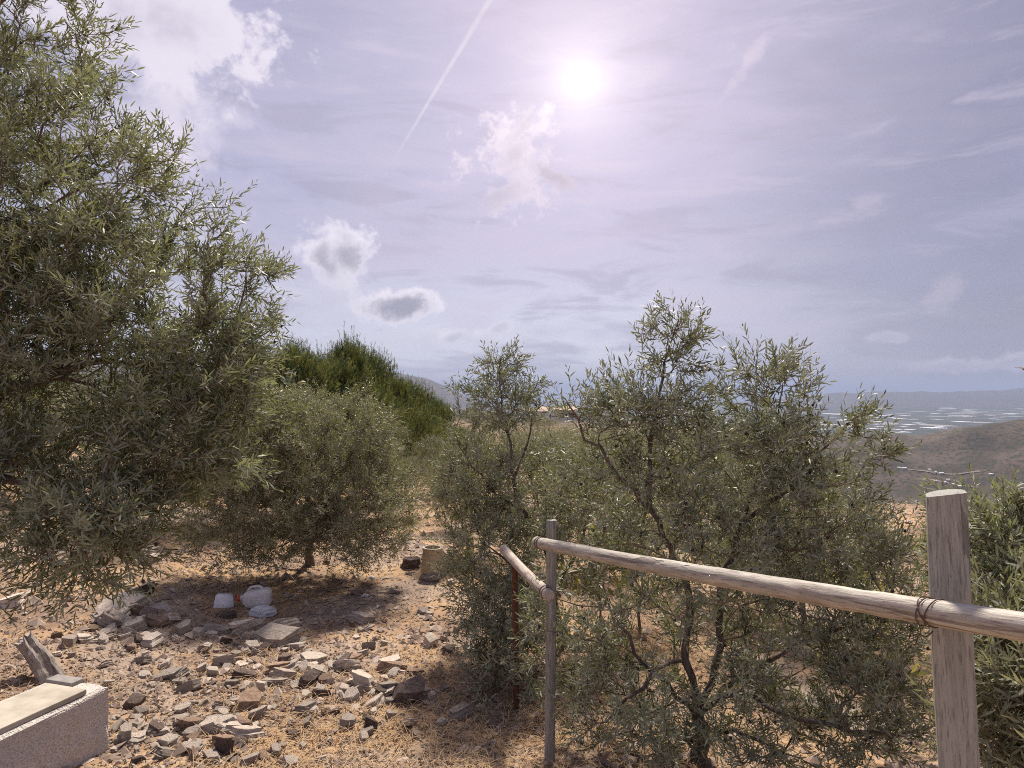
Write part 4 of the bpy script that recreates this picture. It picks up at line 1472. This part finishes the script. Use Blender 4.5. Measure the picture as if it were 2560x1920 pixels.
    tag(o, 'thin black irrigation hose running to the rounded olive tree', 'hose')


litter()


# ------------------------------------------------------------------ stones
def rock_mesh(seed, flat=0.4, layers=3, n=8):
    """a broken schist slab: a few stacked, shifted, chipped layers with bevelled edges; unit size"""
    rng = np.random.default_rng(seed)
    ang = np.sort((np.arange(n) + rng.uniform(-0.32, 0.32, n)) * 2 * math.pi / n)
    rad = rng.uniform(0.60, 1.0, n)
    ex = rng.uniform(0.62, 1.0)
    zs = np.concatenate([[0], np.cumsum(rng.uniform(0.5, 1.2, layers))]); zs = zs / zs[-1] * flat
    V, Fc = [], []
    tilt = rng.normal(0, 0.16 * flat, 2) * 2
    def ring(scale, z, sh, jit):
        r = rad * scale * (1 + rng.normal(0, jit, n))
        x = np.cos(ang) * r + sh[0]; y = np.sin(ang) * r * ex + sh[1]
        return np.stack([x, y, z + tilt[0] * x + tilt[1] * y + rng.normal(0, 0.02 * flat, n)], 1)
    sh = np.zeros(2)
    rs = [ring(0.92, 0, sh, 0.05)]
    for i in range(layers):
        h = zs[i + 1] - zs[i]
        sc_ = rng.uniform(0.86, 1.0) * (1 - 0.05 * i)
        sh = sh + rng.normal(0, 0.04, 2)
        rs.append(ring(sc_, zs[i] + 0.14 * h, sh, 0.085))
        rs.append(ring(sc_ * rng.uniform(0.94, 1.0), zs[i] + 0.84 * h, sh, 0.03))
    rs.append(ring(sc_ * 0.93, zs[-1], sh, 0.04))
    top = rs[-1].mean(0) + [0, 0, rng.uniform(-0.02, 0.05)]
    V = np.concatenate(rs + [top[None], rs[0].mean(0)[None]])
    V[:, 2] -= flat * 0.5
    m = len(rs)
    quads = [(i * n + j, i * n + (j + 1) % n, (i + 1) * n + (j + 1) % n, (i + 1) * n + j) for i in range(m - 1) for j in range(n)]
    tris = [((m - 1) * n + j, (m - 1) * n + (j + 1) % n, m * n) for j in range(n)] + [((j + 1) % n, j, m * n + 1) for j in range(n)]
    return V, quads, tris


ROCKS = {}
R = np.random.default_rng(77)
for mi, mn_ in enumerate(STONES):
    for k in range(8):
        V, q, tr = rock_mesh(100 + mi * 20 + k, [0.34, 0.5, 0.26, 0.62, 0.42, 0.72, 0.30, 0.55][k], [3, 2, 3, 2, 4, 2, 3, 3][k], [6, 7, 6, 5, 7, 6, 5, 7][k])
        me = bpy.data.meshes.new('rock')
        me.from_pydata([tuple(x) for x in V], [], q + tr); me.update()
        me.materials.append(M[mn_])
        ROCKS[(mn_, k)] = me


def put_rock(u, v, w, hgt, mat, k, label, group, name='rock', sink=0.22, tilt=None, rz=None):
    """rock whose foot is seen at u, v; w and hgt its seen width and height in measured pixels"""
    p = hit(u, v)
    s = p[1] / (F * DS)
    W = w * s / 1.46
    o = bpy.data.objects.new(name, ROCKS[(mat, k)])
    col.objects.link(o)
    fl = [0.34, 0.5, 0.26, 0.62, 0.42, 0.72, 0.30, 0.55][k]
    H = max(hgt * s / fl * 0.82, 0.36 * W)
    o.scale = (W, W * R.uniform(0.75, 1.0), min(H, W * 1.6))
    o.rotation_euler = tilt if tilt else (R.normal(0, 0.16), R.normal(0, 0.16), R.uniform(0, 6.28) if rz is None else rz)
    if rz is not None and tilt: o.rotation_euler[2] = rz
    y = p[1] + W * 0.45
    x = p[0] * y / p[1]
    o.location = (x, y, zz(x, y) + o.scale[2] * fl * (0.5 - sink))
    tag(o, label, 'rock', group)
    return o


C1 = lambda cx, cy: (cx / 2.6766 * 0.8641, (1300 + cy / 2.6766) * 0.8641)
C2 = lambda cx, cy: ((540 + cx / 2.6757) * 0.8641, (1300 + cy / 2.6757) * 0.8641)
G1 = 'rocks heaped below the plastic jug'
G2 = 'rocks of the loose pile in front of the path'
G3 = 'rocks at the edge of the tall olive'
PA, GR, BR, DK = STONES
SC = 0.8641 / 2.676
LST = [  # crop, x, foot y, width, height, stone, shape, label, group
    (2, 430, 775, 235, 95, PA, 0, 'large pale smooth slab just below the plastic jug', None),
    (2, 265, 735, 110, 70, GR, 1, 'grey flat rock in the heap below the plastic jug', G1),
    (2, 240, 885, 125, 70, PA, 3, 'pale block in the heap below the plastic jug', G1),
    (2, 400, 850, 330, 110, GR, 2, 'long dark layered slab under the large pale slab', None),
    (2, 560, 870, 150, 60, GR, 6, 'grey flat rock in the heap below the plastic jug', G1),
    (2, 60, 770, 130, 60, GR, 0, 'grey flat rock in the heap below the plastic jug', G1),
    (2, 130, 740, 110, 50, BR, 2, 'brown rock in the heap below the plastic jug', G1),
    (2, 60, 830, 90, 60, DK, 3, 'dark rock in the heap below the plastic jug', G1),
    (2, 460, 960, 120, 70, DK, 1, 'dark rock in the heap below the plastic jug', G1),
    (2, 560, 960, 100, 60, GR, 5, 'grey flat rock in the heap below the plastic jug', G1),
    (2, 60, 665, 170, 60, DK, 2, 'dark slab propped in front of the foam tray', None),
    (2, 450, 1070, 200, 115, GR, 0, 'grey smooth-faced slab above the loose pile', None),
    (2, 310, 1150, 105, 85, PA, 3, 'whitish cube-like rock in dry straw', None),
    (2, 600, 1190, 80, 45, PA, 1, 'pale rock in the loose pile', G2),
    (2, 620, 1120, 150, 110, DK, 1, 'dark rock in the loose pile', G2),
    (2, 720, 1110, 120, 90, BR, 4, 'brown rock in the loose pile', G2),
    (2, 700, 1190, 130, 70, DK, 3, 'dark rock in the loose pile', G2),
    (2, 930, 955, 130, 70, BR, 0, 'brown rock in the loose pile', G2),
    (2, 850, 1005, 105, 55, BR, 1, 'brown rock in the loose pile', G2),
    (2, 1010, 1140, 200, 120, PA, 4, 'largest pale layered boulder of the loose pile', None),
    (2, 1160, 1170, 170, 120, GR, 4, 'grey layered rock leaning on the largest pale boulder', None),
    (2, 1430, 1200, 120, 90, PA, 6, 'thin pale flat rock beside the dark-fronted boulder', None),
    (2, 1065, 1260, 145, 75, PA, 1, 'pale rock in the loose pile', G2),
    (2, 930, 1190, 90, 120, GR, 5, 'grey rock in the loose pile', G2),
    (2, 1420, 855, 115, 150, PA, 3, 'single whitish block standing by the low olive', None),
    (2, 1380, 635, 85, 60, GR, 1, 'small flat-topped grey rock below the clay pot', None),
    (2, 970, 690, 190, 80, GR, 0, 'long flat grey rock sunk in the gravel path', None),
    (2, 1000, 745, 95, 50, PA, 2, 'pale flat rock at the foot of the long sunken rock', None),
    (2, 230, 1275, 235, 125, BR, 3, 'tan brick-like block of rock in dry straw', None),
    (2, 285, 1335, 150, 80, GR, 1, 'grey rock below the tan brick-like block', None),
    (2, 170, 1480, 250, 130, PA, 2, 'broad pale slab low in the rubble by the tan block', None),
    (2, 60, 1570, 130, 130, DK, 5, 'dark upright rock beside the broad pale slab', None),
    (2, 50, 980, 140, 80, PA, 1, 'pale rock left of the grey smooth-faced slab, above the straw', None),
    (2, 270, 1020, 120, 90, PA, 6, 'pale rock in the heap below the plastic jug', G1),
    (2, 1620, 1340, 190, 90, GR, 0, 'flat grey rock lying beside the rusty post', None),
    (2, 600, 1300, 140, 80, GR, 7, 'grey rock in the loose pile', G2),
    (2, 880, 1385, 120, 80, GR, 1, 'grey rock in the loose pile', G2),
    (2, 1040, 1395, 100, 80, DK, 3, 'dark rock in the loose pile', G2),
    (2, 740, 1310, 75, 45, BR, 1, 'brown rock in the loose pile', G2),
    (2, 240, 1640, 120, 80, GR, 3, 'grey rock in the rubble nearest the block', 'rocks in the rubble near the block'),
    (2, 1560, 890, 110, 110, DK, 4, 'dark rock at the foot of the low olive', None),
    (1, 800, 610, 330, 110, PA, 2, 'long beige slab under the hanging tips of the tall olive', None),
    (1, 700, 700, 230, 85, GR, 0, 'grey rock at the edge of the tall olive', G3),
    (1, 820, 700, 150, 80, PA, 6, 'pale rock at the edge of the tall olive', G3),
    (1, 985, 690, 160, 100, DK, 1, 'dark rock at the edge of the tall olive', G3),
    (1, 920, 640, 110, 90, BR, 5, 'brown rock at the edge of the tall olive', G3),
    (1, 1090, 715, 290, 85, BR, 2, 'long tan slab at the edge of the rock heap', None),
    (1, 1230, 765, 150, 100, GR, 3, 'grey rock at the edge of the tall olive', G3),
    (1, 1320, 790, 90, 70, PA, 3, 'pale rock at the edge of the tall olive', G3),
    (1, 1420, 760, 200, 60, GR, 2, 'thin grey slab at the end of the long tan slab', None),
    (1, 1010, 300, 190, 85, GR, 1, 'grey rock beside the irrigation hose', None),
    (1, 980, 240, 120, 45, PA, 1, 'whitish rock behind the irrigation hose', None),
    (1, 950, 505, 330, 70, DK, 0, 'dark flat slab in the shade of the tall olive', None),
    (1, 890, 1265, 150, 80, DK, 1, 'dark rounded rock in straw by the concrete block', None),
    (1, 1110, 1000, 90, 80, PA, 3, 'small whitish rock in straw beyond the concrete block', None),
    (1, 1130, 1075, 210, 60, GR, 2, 'thin grey slab in straw beyond the concrete block', None),
    (1, 890, 890, 130, 60, BR, 0, 'brown slab among chips between stump and heap', None),
    (1, 930, 830, 90, 50, DK, 1, 'dark chunk among chips between stump and heap', None),
    (1, 60, 590, 200, 90, PA, 0, 'pale rock under the tall olive by the stump', None),
    (1, 100, 690, 60, 50, PA, 3, 'small white rock under the tall olive by the stump', None),
    (1, 840, 1500, 140, 140, GR, 5, 'grey upright rock at the foot of the concrete block', None),
    (1, 1290, 1610, 120, 80, BR, 3, 'tan angular rock in the rubble by the block', None),
    (1, 1420, 1620, 160, 70, GR, 2, 'grey thin slab in the rubble by the block', None),
    (1, 1010, 1440, 150, 60, GR, 0, 'grey rock in the rubble nearest the block', 'rocks in the rubble near the block'),
    (1, 1270, 1160, 150, 80, GR, 3, 'grey rock in straw between the block and the tan block', None),
]
for (cr, cx, cy, w, hg, mt, k, lab, grp) in LST:
    u, v = (C1 if cr == 1 else C2)(cx, cy)
    put_rock(u, v, w * SC, hg * SC, mt, k, lab, grp)
# dark-fronted boulder and tall white slab stand on edge
u, v = C2(1300, 1225)
put_rock(u, v, 200 * SC, 190 * SC, DK, 5, 'brown boulder with a hollow dark front in the loose pile', None, tilt=(0.5, 0.25, 0.6), sink=0.25)
u, v = C2(845, 1225)
put_rock(u, v, 120 * SC, 34 * SC, PA, 2, 'tall white slab standing on edge in the loose pile', None, tilt=(0.35, 1.0, 0.4), sink=-0.25)
for (u, v, w, hg, mt, k, lab) in [(885, 1228, 42, 28, DK, 1, 'dark rock beside the clay pot'), (888, 1242, 24, 9, PA, 2, 'pale flat chip under the dark rock by the pot'),
                                  (928, 1256, 52, 18, GR, 1, 'grey footing rock under the clay pot'), (978, 1262, 36, 16, PA, 2, 'pale flat rock at the foot of the clay pot'),
                                  (975, 1240, 30, 22, BR, 3, 'reddish rock between the clay pot and the olives'), (952, 1245, 20, 22, PA, 5, 'whitish rock touching the clay pot')]:
    put_rock(u, v, w, hg, mt, k, lab, None)

# more slabs of the heap, each half buried
EX = {PA: 'pale', GR: 'grey', BR: 'tan', DK: 'dark'}
HEAP = [(200, 1315, 600, 1400, 26, 'flat slab in the rock heap by the tall olive', 'flat slabs in the heap by the tall olive'),
        (470, 1400, 900, 1530, 30, 'flat slab lying in the loose pile', 'flat slabs in the loose pile'),
        (230, 1560, 560, 1655, 20, 'flat slab in the rubble by the concrete block', 'flat slabs in the rubble by the block')]
for (u0, v0, u1, v1, n_, lab, grp) in HEAP:
    for i in range(n_):
        a_, b_ = R.random(), R.normal(0.5, 0.24)
        u, v = u0 + (u1 - u0) * a_, v0 + (v1 - v0) * min(max(b_, 0), 1) + (30 * (a_ - 0.5) if n_ == 30 else 0)
        mt = STONES[R.choice(4, p=[0.45, 0.33, 0.10, 0.12])]
        if 430 < u < 650 and v < 1352: continue
        w = R.uniform(26, 70)
        put_rock(u, v, w, w * R.uniform(0.25, 0.5), mt, int(R.choice([0, 2, 4, 6])), EX[mt] + ' ' + lab, grp, sink=0.2)

# scattered stones one can still pick out
ZONES = [(190, 1300, 640, 1420, 1.6, 'in the rock heap by the tall olive'), (430, 1380, 860, 1560, 1.5, 'around the loose pile'),
         (215, 1540, 640, 1659, 1.7, 'in the rubble by the concrete block'), (230, 1420, 480, 1540, 0.9, 'in straw beyond the concrete block'),
         (700, 1330, 1010, 1560, 0.45, 'on the gravelly ground before the low olive'), (900, 1060, 990, 1260, 0.5, 'on the stony path by the clay pot'),
         (40, 1340, 230, 1450, 0.5, 'under the tall olive near the stump'), (640, 1540, 1120, 1659, 0.5, 'in straw between the block and the fence')]
zw = np.array([z[4] * (z[2] - z[0]) * (z[3] - z[1]) for z in ZONES]); zw /= zw.sum()
SL = {PA: 'pale small stone ', GR: 'grey small stone ', BR: 'tan small stone ', DK: 'dark small stone '}
for i in range(298):
    z = ZONES[R.choice(len(ZONES), p=zw)]
    u, v = R.uniform(z[0], z[2]), R.uniform(z[1], z[3])
    if 440 < u < 640 and 1250 < v < 1350: v += 90
    w = np.exp(R.normal(math.log(21), 0.5)) * (0.55 + 0.5 * (v - 1100) / 560)
    w = min(w, 40)
    mt = STONES[R.choice(4, p=[0.46, 0.30, 0.13, 0.11])]
    put_rock(u, v, w, w * R.uniform(0.4, 0.75), mt, int(R.integers(0, 8)), SL[mt] + z[5], 'small stones ' + z[5], name='stone', sink=0.2)


# gravel and dry grass: nobody could count these
def keep_ground(n, rng, near=2.6, far=15.0, wid=0.85):
    y = np.exp(rng.uniform(math.log(near), math.log(far), n))
    x = rng.uniform(-wid, wid, n) * y
    return x, y


def gravel():
    rng = np.random.default_rng(14)
    x, y = keep_ground(46000, rng, 2.8, 16)
    dens = 0.5 + 0.5 * fbm(x * 0.9, y * 0.9, 3) + 0.25 * (x < 1.0)
    k = dens > rng.uniform(0.05, 0.95, len(x))
    x, y = x[k], y[k]
    n = len(x)
    z = Z(x, y)
    s = np.exp(rng.normal(math.log(0.0155), 0.55, n)) * (0.7 + 0.06 * y)
    base = np.array([[1, 0, 0], [0.2, 0.9, 0], [-0.9, 0.35, 0], [-0.4, -0.9, 0], [0.5, -0.75, 0], [0.1, 0.05, 0.55], [0, 0, -0.4]])
    tri = [(i, (i + 1) % 5, 5) for i in range(5)] + [((i + 1) % 5, i, 6) for i in range(5)]
    a = rng.uniform(0, 6.28, n)
    V = base[None] * (1 + rng.normal(0, 0.22, (n, 7, 1)))
    V = V * np.stack([np.ones(n), rng.uniform(0.55, 1, n), rng.uniform(0.5, 1.3, n)], 1)[:, None]
    ca, sa = np.cos(a)[:, None], np.sin(a)[:, None]
    tx = rng.normal(0, 0.3, n)[:, None]
    X = V[..., 0] * ca - V[..., 1] * sa; Y = V[..., 0] * sa + V[..., 1] * ca
    Zz = V[..., 2] + tx * X
    V = np.stack([x[:, None] + X * s[:, None], y[:, None] + Y * s[:, None], z[:, None] + (Zz + 0.12) * s[:, None]], -1).reshape(-1, 3)
    f = (np.array(tri)[None] + (np.arange(n) * 7)[:, None, None]).reshape(-1, 3)
    m, t = mat_new('gravel_stone')
    g = t.node('ShaderNodeNewGeometry')
    r = g.outputs['Random Per Island']
    c = t.mix(t.step(r, 0.0, 0.5), (0.20, 0.15, 0.125), (0.36, 0.28, 0.225))
    c = t.mix(t.step(r, 0.5, 1.0), c, (0.54, 0.45, 0.37))
    n_ = t.noise(g.outputs['Position'], 70, 4, 0.6)
    c = t.mix(t.mul(n_, 0.5), c, (0.30, 0.22, 0.17))
    finish(t, principled(t, c, 0.9, None, 0.2).outputs[0])
    tag(link('gravel', np_mesh('gravel', V, [f]), m), 'loose pale gravel over the hillside ground', 'gravel', kind='stuff')


gravel()


def straw():
    rng = np.random.default_rng(15)
    x, y = keep_ground(115000, rng, 2.6, 18)
    dens = 0.42 + 0.75 * fbm(x * 0.8 + 5, y * 0.8, 3)
    k = dens > rng.uniform(0.0, 1.0, len(x))
    x, y = x[k], y[k]
    n = len(x)
    z = Z(x, y)
    L = rng.uniform(0.05, 0.16, n)
    a = rng.uniform(0, 6.28, n)
    el = np.abs(rng.normal(0.12, 0.30, n)); el = np.minimum(el, 1.2)
    d = np.stack([np.cos(a) * np.cos(el), np.sin(a) * np.cos(el), np.sin(el)], 1)
    sd = norm(np.stack([-np.sin(a), np.cos(a), rng.normal(0, 0.4, n)], 1))
    w = (rng.uniform(0.0011, 0.0024, n) * (0.75 + 0.07 * y))[:, None]
    b = np.stack([x, y, z + 0.004], 1)
    mid = b + d * (L * 0.55)[:, None] + np.stack([0 * x, 0 * x, 0.02 * L], 1)
    tip = b + d * L[:, None] - np.stack([0 * x, 0 * x, 0.25 * L * np.sin(el)], 1) + rng.normal(0, 0.006, (n, 3))
    V = np.stack([b - sd * w, b + sd * w, mid + sd * w, mid - sd * w, tip], 1).reshape(-1, 3)
    o = np.arange(n)[:, None] * 5
    tag(link('dry_grass', np_mesh('dry_grass', V, [o + np.array([[0, 1, 2, 3]]), o + np.array([[3, 2, 4]])]), M['straw']),
        'dry straw-coloured grass lying over the hillside', 'dry grass', kind='stuff')
    # dark fallen leaves and twig bits
    x, y = keep_ground(26000, rng, 2.8, 13)
    n = len(x); z = Z(x, y)
    O = np.stack([x, y, z + 0.006], 1)
    a = rng.uniform(0, 6.28, n)
    D = norm(np.stack([np.cos(a), np.sin(a), np.abs(rng.normal(0, 0.15, n))], 1))
    V, fs = leaf_mesh(O, D, np.full(n, 0.01), 2, 0.045, 0.010, rng, False, (0.3, 0.2))
    lm = leaf_material('fallen_leaf', (0.13, 0.085, 0.055), (0.30, 0.23, 0.17), (0.34, 0.28, 0.22), (0.2, 0.13, 0.06), 0.1, 0.8, oddp=0.15, odd=(0.45, 0.38, 0.3))
    tag(link('leaf_litter', np_mesh('leaf_litter', V, fs), lm), 'fallen olive leaves over the dry ground', 'leaf litter', kind='stuff')


straw()


# ------------------------------------------------------------------ the valley: greenhouses, houses, tracks
def on_plain(u, v):
    return hit(u, v)


def greenhouse_mesh(w, d, hgt, bays):
    V, q = [], []
    for b in range(bays):
        x0, x1 = -w / 2 + w * b / bays, -w / 2 + w * (b + 1) / bays
        prof = [(x0, 0), (x0, hgt * 0.7), ((x0 * 3 + x1) / 4, hgt * 0.94), ((x0 + x1) / 2, hgt), ((x0 + 3 * x1) / 4, hgt * 0.94), (x1, hgt * 0.7), (x1, 0)]
        o = len(V)
        for yy in (-d / 2, d / 2):
            V += [(px, yy, pz) for px, pz in prof]
        q += [(o + i, o + i + 1, o + 8 + i, o + 7 + i) for i in range(6)]
        q += [tuple(o + i for i in range(7)), tuple(o + 13 - i for i in range(7))]
    me = bpy.data.meshes.new('greenhouse'); me.from_pydata(V, [], q); me.update()
    return me


def valley():
    gm = simple_mat('greenhouse_film', (0.56, 0.56, 0.58), (0.66, 0.66, 0.67), 0.2, 0.6, 0.0, 0.01)
    C5 = lambda cx, cy: ((1700 + cx / 2.572) * 0.8641, (850 + cy / 2.572) * 0.8641)
    gl = [(1110, 562, 110, 9), (1250, 576, 75, 6), (1310, 490, 110, 8), (1680, 572, 110, 10), (1745, 580, 50, 6), (1860, 493, 140, 8), (1840, 659, 150, 10),
          (2130, 703, 160, 16), (1890, 423, 50, 6), (1300, 530, 40, 5), (1390, 540, 36, 8), (1120, 515, 60, 5), (980, 478, 60, 6), (1350, 615, 46, 7),
          (2180, 525, 80, 8), (2070, 545, 60, 8), (1000, 550, 60, 8), (1850, 530, 70, 10), (2060, 690, 50, 6), (1420, 600, 40, 4), (1180, 600, 60, 5), (940, 580, 60, 10)]
    spots = [C5(a, b) + (w * 0.336, hh * 0.336) for a, b, w, hh in gl]
    rng = np.random.default_rng(3)
    for i in range(70):
        u = rng.uniform(1780, 2230) if i < 45 else rng.uniform(1130, 1420)
        spots.append((u, rng.uniform(882, 945) if i < 45 else rng.uniform(872, 912), rng.uniform(5, 20), rng.uniform(0.9, 2.2)))
    n = 0
    for (u, v, w, hh) in spots:
        p = on_plain(u, v)
        if p is None or p[1] < 900 or p[1] > 15000 or p[2] < -262 or p[2] > -232: continue
        s = p[1] / (F * DS)
        W = w * s
        p2 = on_plain(u, v - hh)
        dp = min(max((p2[1] - p[1]) if p2 is not None else 60, 25), 0.35 * W + 120)
        me = greenhouse_mesh(W, dp, 6.0, 5)
        o = link('greenhouse', me, gm)
        z = min(zz(p[0] + a * W / 2, p[1] + dp / 2 + b * dp / 2) for a in (-1, 0, 1) for b in (-1, 1))
        o.location = (p[0], p[1] + dp / 2, max(z, zz(p[0], p[1] + dp / 2) - 3) - 0.3)
        o.rotation_euler = (0, 0, rng.normal(0, 0.06))
        where = 'in the valley mouth below the grove' if u < 1500 else ('before the far range' if p[1] > 8000 else ('on the plain behind the brown spur' if p[1] < 5000 else 'across the middle of the plain'))
        size = 'long' if w > 30 else ('mid-sized' if w > 14 else 'small')
        tag(o, size + ' white plastic greenhouse ' + where, 'greenhouse', 'greenhouses ' + where)
    # pale tracks and white houses in the side valley
    tm = simple_mat('track_dust', (0.24, 0.20, 0.165), (0.30, 0.255, 0.21), 0.05, 0.95, 0.0, 0.01)
    def strip(pts, w, name='track', kind='structure'):
        P3 = [hit(*C5(a, b)) for a, b in pts]
        P3 = [p for p in P3 if p is not None]
        c = catmull(np.array(P3), 25.0)
        dd = norm(np.gradient(c, axis=0)); sd = norm(np.stack([-dd[:, 1], dd[:, 0], 0 * dd[:, 0]], 1))
        L, Rr = c - sd * w / 2, c + sd * w / 2
        V = np.concatenate([L, Rr])
        V[:, 2] = Z(V[:, 0], V[:, 1]) + 1.0
        m = len(c)
        q = [(i, i + 1, m + i + 1, m + i) for i in range(m - 1)]
        tag(link(name, np_mesh(name, V, [q]), tm), kind=kind)
    strip([(1390, 825), (1480, 835), (1580, 845), (1680, 862), (1760, 866), (1850, 855), (1930, 845)], 4)
    strip([(1560, 890), (1640, 905), (1720, 920), (1800, 938), (1880, 945)], 4)
    hm = simple_mat('whitewash', (0.66, 0.63, 0.60), (0.74, 0.71, 0.68), 0.6, 0.9, 0.0, 0.01)
    rm = simple_mat('terracotta', (0.44, 0.34, 0.28), (0.52, 0.41, 0.34), 0.8, 0.9, 0.2, 0.05)
    dm = simple_mat('dark_opening', (0.03, 0.03, 0.035), (0.05, 0.05, 0.055), 1, 0.4, 0.0, 0.01)
    def house(p, W, Dp, Hh, rz, label, group=None, detail=True, roofm=rm):
        root = empty('house', tuple(p), rz)
        tag(root, label, 'house', group)
        bm = bmesh.new(); bmesh.ops.create_cube(bm, size=1)
        for v in bm.verts: v.co = Vector((v.co.x * W, v.co.y * Dp, (v.co.z + 0.5) * Hh - (0.4 * Hh if v.co.z < 0 else 0)))
        link('wall', bm_mesh('wall', bm), hm, root)
        e = 0.05 * W
        V = [(-W / 2 - e, -Dp / 2 - e, Hh + .02), (W / 2 + e, -Dp / 2 - e, Hh + .02), (W / 2 + e, Dp / 2 + e, Hh + .02), (-W / 2 - e, Dp / 2 + e, Hh + .02),
             (-W / 2 - e, 0, Hh * 1.32), (W / 2 + e, 0, Hh * 1.32)]
        f = [(0, 1, 5, 4), (2, 3, 4, 5), (0, 4, 3), (1, 2, 5), (3, 2, 1, 0)]
        me = bpy.data.meshes.new('roof'); me.from_pydata(V, [], f); me.update()
        link('roof', me, roofm, root)
        if detail:
            for k in (-0.3, 0.05, 0.33):
                bm = bmesh.new(); bmesh.ops.create_cube(bm, size=1)
                for v in bm.verts: v.co = Vector((v.co.x * W * 0.12 + k * W, v.co.y * 0.1 - Dp / 2 - 0.02, v.co.z * Hh * 0.36 + Hh * 0.55))
                link('window' if k != 0.05 else 'door', bm_mesh('window', bm), dm, root)
    for (a, b, w) in [(1440, 830, 26), (1410, 828, 16), (1640, 858, 24), (1680, 862, 14), (1640, 912, 20), (1700, 922, 24), (1750, 935, 18), (1800, 948, 26),
                      (1720, 905, 10), (1600, 840, 12), (2000, 870, 12)]:
        u, v = C5(a, b); p = hit(u, v)
        if p is None: continue
        W = min(max(w * 0.336 * p[1] / (F * DS), 8), 15)
        house(p, W, W * 0.6, min(5.5, W * 0.4), rng.normal(0, 0.4), 'small white house by the pale track in the side valley', 'houses in the side valley', False, hm)
    # house on the near ridge, with a second roof behind
    p = P(1203, 914, 190.0); p[2] = zz(p[0], p[1])
    house(p, 10, 7, 3.0, 0.15, 'pale house with low pitched roof on the ridge beyond the grove')
    p = P(1158, 918, 175.0); p[2] = zz(p[0], p[1])
    house(p, 6, 5, 2.6, -0.2, 'small tan outbuilding beside the pale ridge house')


valley()


# a bird crossing the edge of the sky
def bird():
    c = P(2214, 797, 24.0)
    root = empty('bird', tuple(c), 0.5)
    tag(root, 'brown bird in flight low in the sky above the far plain', 'bird')
    bm = bmesh.new(); bmesh.ops.create_icosphere(bm, subdivisions=3, radius=1)
    for v in bm.verts:
        s = (v.co.x + 1) / 2
        v.co = Vector((v.co.x * 0.16, v.co.y * 0.05 * (0.35 + 0.9 * math.sin(math.pi * min(max(s, 0.02), 0.98)) ** 0.7), v.co.z * 0.045 * (0.4 + 0.8 * math.sin(math.pi * min(max(s, .02), .98)))))
        if v.co.x > 0.11: v.co.z += 0.012
    fm = simple_mat('feather', (0.16, 0.10, 0.075), (0.26, 0.18, 0.14), 25, 0.8, 0.2, 0.004)
    link('body', bm_mesh('body', bm, True), fm, root)
    for s in (-1, 1):
        V = [(0.07, 0.03 * s, 0.02), (0.09, 0.16 * s, 0.07), (0.03, 0.34 * s, 0.06), (-0.05, 0.30 * s, 0.055), (-0.06, 0.15 * s, 0.06), (-0.05, 0.03 * s, 0.015)]
        V2 = [(a, b, z - 0.008) for a, b, z in V]
        f = [(0, 1, 4, 5), (1, 2, 3, 4), (11, 10, 7, 6), (10, 9, 8, 7)] + [(i, (i + 1) % 6, 6 + (i + 1) % 6, 6 + i) for i in range(6)]
        me = bpy.data.meshes.new('wing'); me.from_pydata(V + V2, [], f); me.update()
        link('wing', me, fm, root)
    V = [(-0.13, -0.02, 0.0), (-0.24, -0.045, 0.005), (-0.24, 0.045, 0.005), (-0.13, 0.02, 0.0)]
    V += [(a, b, z - 0.006) for a, b, z in V]
    me = bpy.data.meshes.new('tail'); me.from_pydata(V, [], [(0, 1, 2, 3), (7, 6, 5, 4), (0, 1, 5, 4), (1, 2, 6, 5), (2, 3, 7, 6), (3, 0, 4, 7)]); me.update()
    link('tail', me, fm, root)


bird()


# ------------------------------------------------------------------ air
def haze():
    bm = bmesh.new(); bmesh.ops.create_cube(bm, size=1)
    for v in bm.verts:
        v.co = Vector((v.co.x * 96000, v.co.y * 96000, -270 if v.co.z < 0 else 470))
    m = bpy.data.materials.new('valley_haze'); m.use_nodes = True
    t = NT(m.node_tree); t.n.clear()
    pv = t.node('ShaderNodeVolumePrincipled')
    pv.inputs['Color'].default_value = (0.37, 0.445, 0.63, 1)
    pv.inputs['Density'].default_value = 7e-5
    pv.inputs['Anisotropy'].default_value = 0.2
    out = t.node('ShaderNodeOutputMaterial')
    t.l.new(pv.outputs[0], out.inputs['Volume'])
    tag(link('haze', bm_mesh('haze', bm), m), 'thin bluish haze filling the air over the valley', 'haze', kind='stuff')


haze()
